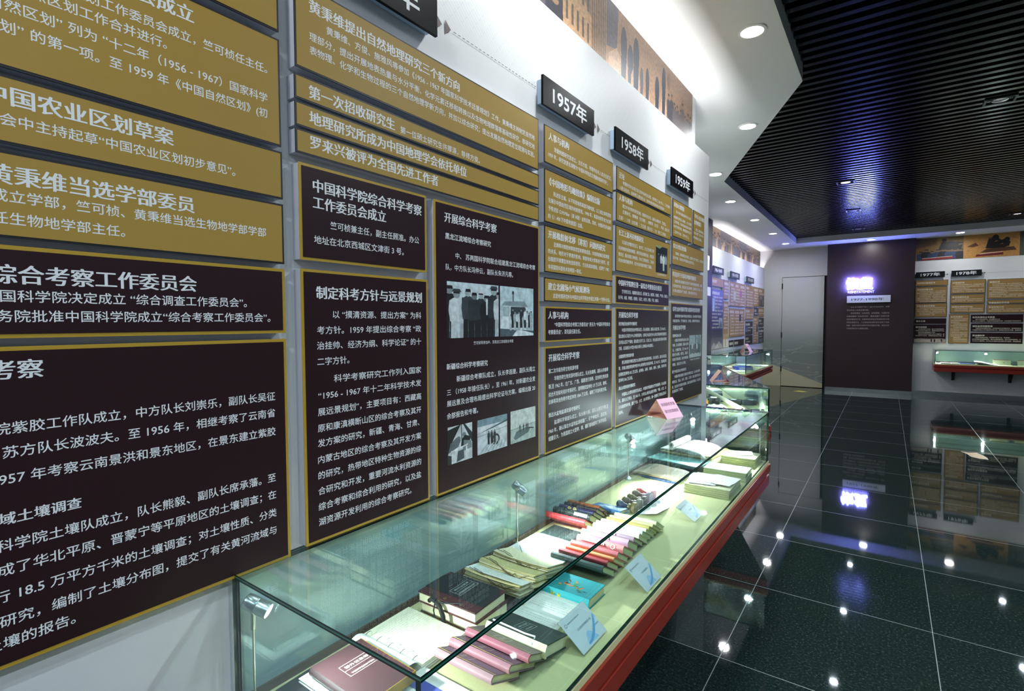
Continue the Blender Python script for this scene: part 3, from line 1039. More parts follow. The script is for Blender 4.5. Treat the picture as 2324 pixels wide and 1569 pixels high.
for x in (.36, .46, .56):
    it += fig(x, .22, .40, 0.7, K2, K, '#5b676c', K)
for i in range(7):
    it.append(([(.05 + i * .13, .02), (.12 + i * .13, .02), (.35 + i * .1, .25), (.30 + i * .1, .25)], '#a8bac0'))
wpic('Q5', 1.329, 1.496, 1.083, 1.200, [(0, .55, '#c6d4d8'), (.55, .8, '#d3dfe2'), (.8, 1, '#7d9aa6')], it, 'photograph of people with a cart on snow')
it = [([(0, .44), (1, .50), (1, .47), (0, .41)], '#8fa39f'), ([(.12, .16), (.18, .08), (.70, .22), (.80, .36), (.62, .40), (.22, .34)], '#5c6f70'), ([(.70, .34), (.92, .30), (.94, .33), (.72, .38)], K2)]
for x in (.36, .50, .62, .68):
    it += fig(x, .32, .22, 0.72, K2, K2, '#5b676c', K)
wpic('Q5', 1.517, 1.681, 1.084, 1.203, [(0, .45, '#a9bdb8'), (.45, 1, '#c9d8d2')], it, 'photograph of a small boat on a lake')
it = [([(0, 1), (.55, 1), (.30, .90), (0, .95)], '#8aa27e')]
for x, c1 in ((.22, '#2c3638'), (.46, '#c9d8d6'), (.66, '#dbe7e4'), (.86, '#a9bbb9')):
    it += fig(x, .10, .66, 1.1, c1, '#c3d0cd' if x == .66 else '#26302f', '#8b9690', K, .9)
wpic('S3', 2.958, 3.152, 1.816, 1.972, '#141e20', it, 'dark photograph of three figures')
it = []
for i in range(7):
    it += fig(.12 + i * .13, .16 + .03 * (i % 2), .50, 0.85, [K2, '#cdd9da', '#566368'][i % 3], K, '#aab5b7', K, .9)
for x in (.5, .72, .86):
    it += [([(x - .015, .2), (x + .015, .2), (x + .03, 1), (x - .02, 1)], '#4d5c5e'), ([(x, .65), (x + .14, .9), (x + .13, .92), (x, .7)], '#5a696b')]
wpic('T5', 3.605, 3.881, 1.279, 1.434, [(0, .2, '#b7c6c6'), (.2, 1, '#a9c0c2')], it, 'grey photograph of a group under trees')

# ------------------------------------------------------------------ year signs and the printed timeline
ACR = mat('pale_blue_acrylic', '#a9c0d6', 0.15, spec=0.6)
SBLACK = mat('gloss_black_plate', '#040405', 0.35, spec=0.10)
SBLACKM = mat('satin_black_plate', '#101012', 0.35)


def year_sign(M, w, h, txt, label, depth=0.036, black=SBLACK):
    t = thing('year_sign', label, 'year sign', M=M, group='black year signs of the timeline')
    MB().box(0.012, w - 0.012, 0.010, h - 0.010, 0.0, depth - 0.010).build('acrylic_box', ACR, t, bevel=0.001)
    fc = MB().box(0, w, 0, h, depth - 0.010, depth).build('face_plate', black, t, bevel=0.0008)
    mb = MB()
    letter(mb, txt, w * 0.17, w * 0.83, h * 0.22, h * 0.66, depth + 0.0002, ((-.02, -.02), (.02, .02), (-.02, .02), (.02, -.02)), 0)
    mb.build('year_lettering', INK, fc)
    return t


ys = [(.715, 1.151, '1956年', 'black year sign cut off by the top of the view, only its last character showing'), (1.731, 2.160, '1957年', 'black sign reading 1957 on the long wall'),
      (2.389, 2.816, '1958年', 'black sign reading 1958 on the long wall'), (3.203, 3.636, '1959年', 'black sign reading 1959 on the long wall')]
for a, b, tx, lb in ys:
    year_sign(MW(-1.13, a, 2.365), b - a, 0.1125, tx, lb)
ARROW = mat('arrow_brown', '#63544d', 0.5)


def timeline(M, segs, parent, size=0.021):
    mb = MB()
    for u0, u1 in segs:
        for q in (0.0, 0.040):
            mb.poly([(u0 + q, -size, 0.0012), (u0 + q + 0.026, 0, 0.0012), (u0 + q, size, 0.0012)])
        x = u0 + 0.078
        while x < u1 - 0.012:
            mb.poly([(x, -0.0012, 0.0012), (min(x + 0.012, u1 - .01), -0.0012, 0.0012), (min(x + 0.012, u1 - .01), 0.0012, 0.0012), (x, 0.0012, 0.0012)])
            x += 0.021
    o = mb.build('timeline_marking', ARROW, parent)
    o.matrix_world = M
    o['kind'] = 'structure'
    return o


timeline(MW(-1.13, 0, 2.438), [(1.182, 1.77), (2.222, 2.46), (2.90, 3.30), (3.745, 4.14)], wl)

# ------------------------------------------------------------------ photographic murals above the panel walls
S1_, S2_, S3_, S4_ = '#9c7a58', '#7a5e46', '#5a4a44', '#2f2f38'


def mural(M, label, parts):
    t = thing('mural', label, 'mural', M=M)
    for u0, u1, v0, v1, bg, items, lb in parts:
        picture(t, 'photograph', u0, u1, v0, v1, 0.003, bg, items, lb)
    return t


def crowd(n, x0, x1, base, h, asp, cols, seed, wide=1.2):
    q = random.Random(seed)
    out = []
    for i in range(n):
        out += fig(x0 + (x1 - x0) * (i + .5) / n + q.uniform(-.01, .01), base + q.uniform(-.03, .03), h * q.uniform(.88, 1.08), asp, q.choice(cols), q.choice(cols), '#8a6c55', '#2a2a30', wide)
    return out


ia = [([(0, .0), (1, .0), (1, .62), (.2, .70), (0, .6)], S4_), ([(.62, .30), (.9, .32), (.9, .58), (.64, .56)], '#3d3d45'), ([(.70, .36), (.84, .37), (.84, .52), (.72, .51)], '#80705f'), ([(.2, .4), (.5, .42), (.5, .66), (.24, .66)], '#47444a')] + crowd(16, 0, 1, .05, .5, .4, ['#2c2c34', '#444048', '#6b5a4e'], 3)
ib = [([(0, 0), (.62, 0), (.62, .66), (0, .98)], '#a58462'), ([(.0, .98), (.62, .66), (.62, 1), (0, 1)], '#7c6450'), ([(.62, 0), (1, 0), (1, 1), (.62, 1)], '#8b6e52')]
for r_ in range(3):
    for c_ in range(5):
        x = .06 + c_ * .115
        yv = .18 + r_ * .27 - c_ * .01
        ib.append(([(x, yv), (x + .045, yv), (x + .045, yv + .17), (x, yv + .17)], '#584a42'))
for c_ in range(8):
    x = .64 + c_ * .045
    ib.append(([(x, .06), (x + .018, .06), (x + .018, .97), (x, .97)], '#5b4a40'))
ib += crowd(12, .0, .9, -.06, .30, 1.4, ['#33333b', '#4a464c'], 5, 1.0)
ic = [([(0, .55), (.14, .60), (.16, 1), (0, 1)], '#57525a'), ([(.02, 0), (.18, 0), (.26, .45), (.14, .62), (.03, .5)], '#ac8c70')]
for x, w_, h_, c1 in ((.24, .085, .95, '#2e3342'), (.34, .08, .84, '#383b48'), (.43, .09, .98, '#2c303c'), (.62, .06, .78, '#343743'), (.80, .075, .80, '#2b2f3b'), (.93, .07, 1.0, '#2c303d'), (.52, .05, .72, '#4a4750')):
    ic += [([(x - w_, 0), (x + w_, 0), (x + w_ * .9, h_ * .5), (x + w_ * .35, h_ * .62), (x - w_ * .4, h_ * .62), (x - w_ * .9, h_ * .5)], '#a88a72'), ([(x - w_ * .35, .05), (x + w_ * .1, .0), (x + w_ * .45, h_ * .62), (x - w_ * .5, h_ * .62)], c1),
           (ell(x, h_ * .75, w_ * .55, h_ * .19), c1)]
idd = crowd(9, .02, .98, .08, .52, .8, ['#3a3840', '#57504f', '#73604f'], 9) + crowd(9, .0, .96, .22, .48, .8, ['#3a3840', '#5a5050'], 10) + [([(.45, .62), (.47, .62), (.60, .80), (.58, .80)], '#7a5f4a'), (ell(.06, .84, .05, .10), '#7c5f49')]
mural(MW(-1.225, 0, 2.664), 'sepia photo mural along the top of the long wall', [
    (0.0, 2.10, 0.0, .555, S2_, ia, 'dark photograph of vehicles and a crowd'), (2.10, 2.55, 0.0, .555, S1_, ib, 'photograph of tall buildings'),
    (2.55, 3.47, 0.0, .555, '#93735a', ic, 'photograph of men seen close'), (3.47, 4.02, 0.0, .555, '#97745a', idd, 'photograph of a group in rows')])
p2 = []
cut = (7.6, 9.55, 10.1, 10.9, 11.6, 12.3, 12.9, 13.45, 13.95)
cl = ('#8a6d50', '#a47d52', '#6a5f5c', '#8a745c', '#5f5a5c', '#84705e', '#7b6250', '#5a4640')
ll = ('of men by a wall', 'of an orange lit group', 'of grey blue uniforms', 'of seated figures', 'of a dim gathering', 'of people outdoors', 'of a tan group', 'of a dark crowd')
for i in range(8):
    p2.append((cut[i], cut[i + 1], 0.0, 0.535, cl[i], crowd(5 + i % 3, .05, .95, -.1, .8 + .1 * (i % 2), .62 / (cut[i + 1] - cut[i]), ['#3a3434', '#55504f', '#a58a6a', '#4a4650', '#6a5544'], 30 + i, 1.5), 'photograph ' + ll[i]))
mural(MW(-2.535, 0, 2.684), 'sepia photo mural along the top of the recessed wall', p2)
f1 = [([(0, .55), (.45, .70), (.45, 1), (0, 1)], '#6b5238'), ([(.48, .42), (.95, .44), (1, .72), (.74, .80), (.54, .78)], '#25222a'), (ell(.60, .86, .05, .08), '#2c2830'), ([(.9, .6), (1, .62), (1, .7), (.9, .68)], '#7a6a55')] + \
     crowd(8, .06, 1.0, -.25, .72, .62, ['#26262c', '#2f3f5c', '#34466a', '#2a2a30'], 40, 1.6) + [([(.12, .0), (.80, .03), (.80, .13), (.12, .08)], '#8f2f33'), ([(.14, .085), (.78, .13), (.78, .15), (.14, .105)], '#e8ddd6')]
f2 = [([(.40, .38), (.46, .82), (.58, .88), (.68, .70), (.76, .78), (.84, .60), (.80, .34)], '#1e1a1d'), (ell(.58, .82, .06, .13), '#241f22'), (ell(.78, .72, .05, .10), '#2a2426'), ([(.06, .50), (.22, .66), (.28, .52), (.16, .46)], '#6b3f2b'),
      ([(.22, .04), (.72, .08), (.72, .18), (.24, .14)], '#7b2a2f'), ([(.30, .14), (.70, .19), (.70, .21), (.30, .165)], '#eadfd8'), ([(.3, .2), (.95, .25), (.9, .40), (.42, .36)], '#5a3a28')]
for i in range(9):
    f2.append(([(.05 + i * .1, .3 + (i * 37 % 50) / 100), (.12 + i * .1, .31 + (i * 37 % 50) / 100), (.10 + i * .1, .35 + (i * 37 % 50) / 100)], '#a8763f'))
mural(MF(13.7, 0, 2.77), 'colour photo mural of two expeditions on the back wall', [
    (.44, 1.19, 0, .45, [(0, 1, '#8a6c3c')], f1, 'photograph of people in front of a dark vehicle'), (1.19, 2.0, 0, .45, [(0, 1, '#c79250')], f2, 'photograph of figures on sand'), (2.0, 2.9, 0, .45, '#4a5149', crowd(6, .1, .9, -.1, .8, .5, ['#33373a', '#555'+'a5c'], 44), 'dark photograph at the end of the mural')])

# ------------------------------------------------------------------ panels of the recessed wall and of the back wall
POOL = ['中国科学院地理研究所', '开展综合科学考察工作', '青藏高原科学考察队成立', '地理学会恢复活动', '自然资源综合考察委员会', '国家自然地图集编制工作', '黄河流域综合治理研究', '南水北调考察研究',
        '农业区划工作会议召开', '遥感应用研究开始', '冰川冻土沙漠研究', '珠穆朗玛峰地区考察', '环境保护研究工作', '出版专著和考察报告', '获全国科学大会奖', '承担国家重点项目']


def pool_line(q, n):
    s = ''
    while len(s) < n:
        s += q.choice(POOL) + q.choice(['，', '。', '、', ''])
    return s[:n]


def autotext(w, h, seed, cols=1, title=0.058, body=0.034, lead=0.058, bottom=0.02):
    q = random.Random(seed)
    out = []
    cw = w / cols
    for c in range(cols):
        x0 = c * cw + 0.03
        x1 = (c + 1) * cw - 0.025
        z = h - 0.035 - title
        nt = max(2, min(int((x1 - x0) / title), q.randint(4, 9)))
        out.append(('T', pool_line(q, nt), x0, x0 + nt * title, z))
        z -= lead
        first = True
        while z > bottom:
            a = x0 + (2 * body if first else 0)
            b = x1 if (q.random() > .25) else x0 + (x1 - x0) * q.uniform(.5, .95)
            n = max(1, int((b - a) / body))
            out.append(('B', pool_line(q, n), a, b, z))
            first = q.random() > .75
            z -= lead
    return out


def far_panel(M, w, h, kind, label, group, lines, thick=0.020, title=0.058, body=0.034, bord=True):
    t = thing('display_board', label, 'information panel', M=M, group=group)
    MB().box(0.002, w - 0.002, 0.002, h - 0.002, 0, thick).build('backing_board', PVC, t)
    if bord:
        MB().box(0, w, 0, h, thick, thick + 0.002).build('border', BORD if kind == 'gold' else mat('plum_border', '#4a3a3c', 0.5), t)
    e = 0.007 if bord else 0.0
    face = MB().box(e, w - e, e, h - e, thick + (0.002 if bord else 0), thick + 0.0028).build('face_print', {'gold': mat('gold_print_old', '#a5814a', 0.5, vary=.05, vscale=2.), 'plum': PLUM, 'blue': BLUE}[kind], t)
    n = thick + 0.0029
    for nm, kk, pt, sh, off in (('title_lettering', 'T', title, ((-0.03, -.02), (0.03, .02)), 0), ('body_lettering', 'B', body, ((-.012, -.012), (.012, .012)), 0)):
        mb = MB()
        for k, s, a, b, z in lines:
            if k == kk:
                letter(mb, s, a, b, z, pt, n, sh, off)
        if mb.v:
            mb.build(nm, INKG, face)
    return face


XW = -2.44
P2 = [('a1', 9.11, 9.89, 2.14, 2.29, 'gold', 1, 'wide gold panel under the first sign of the recessed wall'), ('a2', 9.12, 9.87, 1.05, 2.09, 'blue', 1, 'indigo panel with a mountain picture along its foot'),
      ('a3', 9.90, 10.26, 1.945, 2.29, 'gold', 1, 'narrow upper gold panel beside the indigo panel'), ('a4', 9.90, 10.26, 1.05, 1.90, 'gold', 1, 'narrow tall gold panel fading into a pale picture at its foot'),
      ('b1', 10.36, 11.62, 1.83, 2.295, 'gold', 3, 'gold panel with a yellow and a magenta booklet pictured on it'), ('b2', 10.32, 11.61, 1.24, 1.785, 'gold', 3, 'large gold panel with three columns of text below the pictured booklets'),
      ('b3', 10.34, 10.71, 1.05, 1.18, 'plum', 1, 'small square plum panel below the three column gold panel'), ('b4', 10.75, 11.60, 1.05, 1.18, 'plum', 1, 'wide low plum panel behind the tent card of the far case'),
      ('c1', 11.71, 12.46, 1.835, 2.305, 'gold', 1, 'gold panel right under the last sign of the recessed wall'), ('c2', 11.71, 12.46, 1.575, 1.82, 'gold', 1, 'gold panel above the plum panel with a small blue picture'),
      ('c3', 11.71, 12.45, 1.255, 1.54, 'plum', 1, 'plum panel with a small blue picture at its side'), ('c4', 11.72, 12.46, 1.05, 1.24, 'plum', 1, 'lowest plum panel under the small blue picture'),
      ('d1', 12.51, 13.02, 1.865, 2.305, 'gold', 1, 'upright gold panel next to the brown portrait'), ('d2', 12.53, 13.03, 1.665, 1.845, 'plum', 1, 'small plum panel set between two gold panels'),
      ('d3', 12.52, 13.04, 1.045, 1.645, 'gold', 1, 'tall gold panel with a small dark picture in it'), ('e1', 13.06, 13.71, 1.89, 2.31, 'gold', 1, 'gold panel with a brown portrait photograph'),
      ('e2', 13.07, 13.70, 1.645, 1.86, 'gold', 1, 'gold panel by the room corner, under the brown portrait'), ('e3', 13.08, 13.71, 1.41, 1.62, 'plum', 1, 'plum panel by the room corner, upper of two'),
      ('e4', 13.10, 13.72, 1.04, 1.38, 'plum', 1, 'plum panel by the room corner with small figures along its foot')]
F2 = {}
for i, (k, a, b, c, dd, kd, nc, lb) in enumerate(P2):
    bt = {'a2': .36, 'a4': .30, 'e4': .12, 'e1': .26}.get(k, .02)
    F2[k] = far_panel(MW(XW, a, c), b - a, dd - c, kd, lb, 'panels on the recessed wall', autotext(b - a, dd - c, 100 + i, nc, bottom=bt), thick=0.024)


def p2pic(k, u0, u1, v0, v1, bg, items, lb):
    picture(F2[k], 'photograph', u0, u1, v0, v1, 0.0272, bg, items, lb)


p2pic('a2', .007, .743, .01, .34, [(0, .25, '#6b6560'), (.25, .6, '#4a4648'), (.6, 1, '#2c2836')], [([(0, .1), (.2, .35), (.4, .15), (.65, .4), (1, .12), (1, 0), (0, 0)], '#9b958c'), ([(.3, 0), (.5, .25), (.7, .05)], '#bdb6aa')], 'picture of a mountain side')
p2pic('a2', .03, .22, .66, .88, '#8fa3b8', [([(.2, 0), (.6, 0), (.45, 1)], '#dfe7ee')], 'small pale picture')
p2pic('a2', .48, .71, .38, .55, '#a8b4ba', [([(0, 0), (1, 0), (.6, .8)], '#5a6a72')], 'small grey picture')
p2pic('a4', .007, .353, .01, .26, [(0, .6, '#d8ccb8'), (.6, 1, '#b99a62')], [([(.4, .1), (.6, .1), (.55, .8), (.5, .9)], '#a58a5c')], 'pale picture')
p2pic('b1', .28, .47, .10, .30, '#c3c07a', [([(.2, .15), (.8, .15), (.8, .85), (.2, .85)], '#cfd0a0')], 'yellow booklet picture')
p2pic('b1', .80, .97, .20, .31, '#a33a78', [([(.2, .2), (.8, .2), (.8, .8), (.2, .8)], '#b95a90')], 'magenta booklet picture')
p2pic('b2', .03, .20, .15, .38, '#b09a5a', [], 'olive booklet picture')
p2pic('b2', .82, .98, .30, .44, '#3a3438', [], 'dark booklet picture')
p2pic('c3', .05, .22, .05, .18, '#35406a', [([(.2, .1), (.7, .1), (.6, .8), (.3, .8)], '#7f8aa8')], 'small blue picture')
p2pic('d3', .30, .49, .26, .42, '#4a4a46', [(ell(.5, .6, .2, .25), '#8c8578'), ([(.2, 0), (.8, 0), (.7, .45), (.3, .45)], '#2c2c2c')], 'small dark picture')
p2pic('e1', .02, .63, .01, .25, '#5f5244', [(ell(.42, .78, .10, .16), '#9c8a72'), ([(.2, 0), (.7, 0), (.62, .55), (.3, .62)], '#3c362f'), ([(.6, .1), (.95, .1), (.9, .6), (.7, .6)], '#7d6c56')], 'brown portrait photograph')
p2pic('e4', .02, .60, .01, .11, '#46464c', crowd(5, .1, .9, .05, .8, .19, ['#9a9a9c', '#6a6a70'], 77, 1.6), 'row of small figures')
for a, b, tx, lb in ((9.10, 9.80, '1966-1969年', 'first of three dark signs on the recessed wall, above the indigo panel'), (10.29, 11.03, '1970-1972年', 'middle dark sign on the recessed wall'), (11.67, 12.39, '1973-1976年', 'dark sign on the recessed wall nearest to the door')):
    year_sign(MW(XW, a, 2.355), b - a, 0.12, tx, lb, 0.05, SBLACKM)
wr = bpy.data.objects['wall_left_recess']
timeline(MW(XW, 0, 2.415), [(9.79, 10.29), (11.02, 11.67), (12.38, 13.7)], wr, 0.018)

YW = 13.70
PF = [('a1', .45, .97, 2.25, 2.365, 'gold', 'slim gold panel right under the 1977 sign of the back wall'), ('a2', .45, .962, 1.905, 2.232, 'gold', 'gold panel with a two line heading, second under the 1977 sign'), ('a3', .455, .965, 1.612, 1.895, 'gold', 'gold panel, third under the 1977 sign of the back wall'),
      ('a4', .45, .962, 1.475, 1.585, 'plum', 'slim plum panel in the 1977 column'), ('a5', .445, .962, 1.085, 1.462, 'plum', 'plum panel with walkers on snow along its foot'),
      ('b1', 1.01, 1.535, 2.075, 2.345, 'gold', 'gold panel right under the 1978 sign of the back wall'), ('b2', 1.01, 1.53, 1.88, 2.06, 'gold', 'gold panel, second under the 1978 sign of the back wall'), ('b3', 1.01, 1.53, 1.69, 1.867, 'gold', 'gold panel, third under the 1978 sign of the back wall'),
      ('b4', 1.0, 1.31, 1.08, 1.668, 'gold', 'tall narrow gold panel beside the stacked plum panels'), ('c1', 1.56, 2.13, 1.955, 2.337, 'gold', 'largest gold panel of the back wall, cut by the edge of the view'), ('c2', 1.56, 2.13, 1.865, 1.935, 'gold', 'gold strip with one heading on the back wall'),
      ('c3', 1.56, 2.13, 1.68, 1.852, 'gold', 'gold panel below the one heading strip on the back wall'), ('d1', 1.33, 2.085, 1.502, 1.657, 'plum', 'uppermost of three stacked plum panels on the back wall'), ('d2', 1.335, 2.085, 1.322, 1.482, 'plum', 'middle of three stacked plum panels on the back wall'), ('d3', 1.335, 2.085, 1.09, 1.30, 'plum', 'lowest of three stacked plum panels on the back wall')]
FF = {}
for i, (k, a, b, c, dd, kd, lb) in enumerate(PF):
    ti, bo, ld = (.036, .022, .034)
    FF[k] = far_panel(MF(YW, a, c), b - a, dd - c, kd, lb, 'panels on the back wall', autotext(b - a, dd - c, 300 + i, 1, ti, bo, ld, .12 if k == 'a5' else .015), 0.024, ti, bo)
picture(FF['a5'], 'photograph', .006, .511, .006, .095, .0272, [(0, .8, '#bdb3a8'), (.8, 1, '#5a4a4a')], [([(0, .8), (.2, .95), (.5, .82), (.8, .98), (1, .85), (1, .7), (0, .7)], '#a79c92')] + fig(.56, .15, .7, .18, '#26202a', '#26202a', '#3a3034', None, 1.4) + fig(.66, .1, .72, .18, '#26202a', '#26202a', '#3a3034', None, 1.4) + fig(.88, .2, .65, .18, '#26202a', '#26202a', '#3a3034', None, 1.4), 'picture of walkers on snow')
year_sign(MF(YW, .452, 2.418), .462, .117, '1977年', 'black sign reading 1977 on the back wall', .05, SBLACKM)
year_sign(MF(YW, 1.015, 2.418), .455, .117, '1978年', 'black sign reading 1978 on the back wall', .05, SBLACKM)
timeline(MF(YW, 0, 2.472), [(.905, 1.02), (1.468, 2.6)], bpy.data.objects['wall_back'], 0.016)

# ------------------------------------------------------------------ the lit sign on the plum title board


def letters3d(txt, u0, u1, v, size, n0, ext, off):
    cu = bpy.data.curves.new('t', 'FONT')
    cu.body = txt
    cu.size = 1.0
    cu.resolution_u = 2
    cu.extrude = 0.5
    o = bpy.data.objects.new('t', cu)
    COL.objects.link(o)
    dg = bpy.context.evaluated_depsgraph_get()
    me = bpy.data.meshes.new_from_object(o.evaluated_get(dg))
    v_ = [tuple(p.co) for p in me.vertices]
    f_ = [tuple(p.vertices) for p in me.polygons]
    bpy.data.objects.remove(o)
    a, b = min(p[0] for p in v_), max(p[0] for p in v_)
    sx = (u1 - u0) / (b - a)
    mb = MB()
    for k, (dx, dy) in enumerate(((-.02, -.02), (.02, .02), (-.02, .02), (.02, -.02))):
        mb.add([(u0 + (p[0] - a) * sx + dx * size, v + (p[1] + .07 + dy) * size, n0 + (p[2] + .5) * ext + k * .0003) for p in v_], f_)
    return mb


LED = mat('lit_letter', '#ffffff', 0.4, emit=20.0, ecol='#7884ff')
yb = 13.45
t = thing('illuminated_sign', 'glowing white two character sign on the plum title board', 'sign', M=MF(yb, -0.745, 2.215))
letters3d('恢复', 0, 0.475, 0, 0.27, 0.035, 0.035, 0.022).build('lit_lettering', LED, t)
fx = MB()
for u in (.06, .18, .30, .42):
    fx.rod((u, .13, 0), (u, .13, .036), .006)
fx.build('standoff', STEEL, t)
area('halo_light', (-0.62, yb - 0.022, 2.345), (0, 1, 0), .20, .22, 4.5, (0.22, 0.12, 1.0), 180)
area('halo_light', (-0.39, yb - 0.022, 2.345), (0, 1, 0), .20, .22, 4.5, (0.22, 0.12, 1.0), 180)
mb = MB()
letter(mb, 'REINSTATEMENT', 0, .475, 0, .075, 0.002, (-.01, .01), .012)
tag(mb.build('sign_lettering', mat('lilac_lettering', '#cbb8e8', .4), None, MF(yb, -.715, 2.128)), 'thin word REINSTATEMENT under the glowing characters', 'sign')
t = thing('date_plate', 'white plate reading 1977-1990 on the plum title board', 'sign', M=MF(yb, -.725, 1.93))
MB().box(0.01, .755, 0.008, .137, 0, .03).build('acrylic_box', mat('dark_acrylic', '#20191c', .2), t)
fc = MB().box(0, .765, 0, .145, .03, .04).build('face_plate', mat('white_plate', '#dfe4ea', .3), t, bevel=.001)
mb = MB()
letter(mb, '1977-1990年', .085, .65, .042, .062, .0405, (-.03, .03), .02)
mb.build('year_lettering', mat('navy_ink', '#1f2a3c', .5), fc)
mb = MB()
PARA = [(2, '1978 年中国共产党十一届三中全会召开，地理'), (0, '研究所进入恢复发展时期。', .53), (2, '所领导确定 “立足资源、加强基础、为国民经'), (0, '济建设服务” 的办所方针，重新组建了各研究室'), (0, '恢复考察研究工作，地理所和综考会主持或参加的大型'), (0, '项目在国家农业、工业建设和资源开发中发挥了作用'), (0, '地图、遥感应用及地球科学研究蓬勃开展，成果丰硕'), (0, '为国家建设作出重要贡献。', .53)]
for i, p in enumerate(PARA):
    letter(mb, p[1], p[0] * .037, .75 * (p[2] if len(p) > 2 else 1), -i * .0655, .034, .0015, (0,), .008)
tag(mb.build('title_paragraph', mat('dim_lettering', '#b9a9a9', .5), None, MF(yb, -.725, 1.822)), 'eight lines of small pale text under the 1977-1990 plate', 'sign')
# the matching sign, seen edge on, at the start of the recessed wall
t = thing('illuminated_sign', 'small glowing sign seen edge on past the end of the long wall', 'sign', M=MW(-2.40, 8.20, 2.36))
MB().box(0, .46, 0, .22, .03, .065).build('lit_lettering', mat('lit_edge_sign', '#ffffff', .4, emit=3.0, ecol='#e8e8ff'), t, bevel=.01)
fx = MB()
for u in (.1, .36):
    fx.rod((u, .11, 0), (u, .11, .032), .006)
fx.build('standoff', STEEL, t)
t = thing('date_plate', 'white plate seen edge on past the end of the long wall', 'sign', M=MW(-2.40, 8.05, 1.95))
MB().box(0, .76, 0, .14, .0, .05).build('face_plate', mat('white_plate', '#dfe4ea', .3), t, bevel=.001)
# decals on the floor
t = MB().add([(q[0], q[1], .0012) for q in [(-1.66, 12.88), (-1.46, 12.83), (-1.38, 12.97), (-1.56, 13.06)]], [(0, 1, 2, 3)]).build('floor_sticker', mat('yellow_sticker', '#d8d23a', .4))
tag(t, 'yellow sticker on the floor in front of the door', 'sticker')
pl = [(.735, 7.98), (.78, 7.86), (.80, 7.74), (.86, 7.68), (.93, 7.68), (.93, 7.78), (.905, 7.90), (.87, 7.99), (.80, 7.95)]
t = thing('floor_sticker', 'orange sticker with a white edge on the open floor', 'sticker', loc=(.84, 7.83, 0))
MB().poly([((x - .84) * 1.06, (y_ - 7.83) * 1.06, .001) for x, y_ in pl]).build('white_edge', mat('sticker_white', '#f2efe6', .4), t)
MB().poly([(x - .84, y_ - 7.83, .0016) for x, y_ in pl]).build('orange_face', mat('sticker_orange', '#e9b978', .4), t)

# ------------------------------------------------------------------ glass cases
GLASS = glass_mat('case_glass', (0.885, 0.968, 0.962))
EDGE = mat('glass_edge', '#06231d', 0.12, spec=0.35)
EDGE2 = mat('glass_edge_highlight', '#2f6b5a', 0.06, spec=0.8)  # highlight line of the glass rim, put into the colour
RED = mat('red_lacquer', '#963022', 0.28, spec=0.5, vary=.10, vscale=5)
CLOTH = mat('case_cloth', '#d6d29c', 0.85, bump=.25, bscale=900, vary=.05, vscale=300)
RAIL = mat('brown_back_rail', '#4a3428', .5)
BRKT = mat('bracket_black', '#15110f', .5)


def offset_poly(pl, dst):
    n = len(pl)
    out = []
    for i in range(n):
        p, a, b = Vector(pl[i]), Vector(pl[i - 1]), Vector(pl[(i + 1) % n])
        d1, d2 = (p - a).normalized(), (b - p).normalized()
        n1, n2 = Vector((d1.y, -d1.x)), Vector((d2.y, -d2.x))
        m_ = (n1 + n2)
        m_ = m_ / max(.3, (1 + n1.dot(n2)))
        out.append(tuple(p + m_ * dst))
    return out


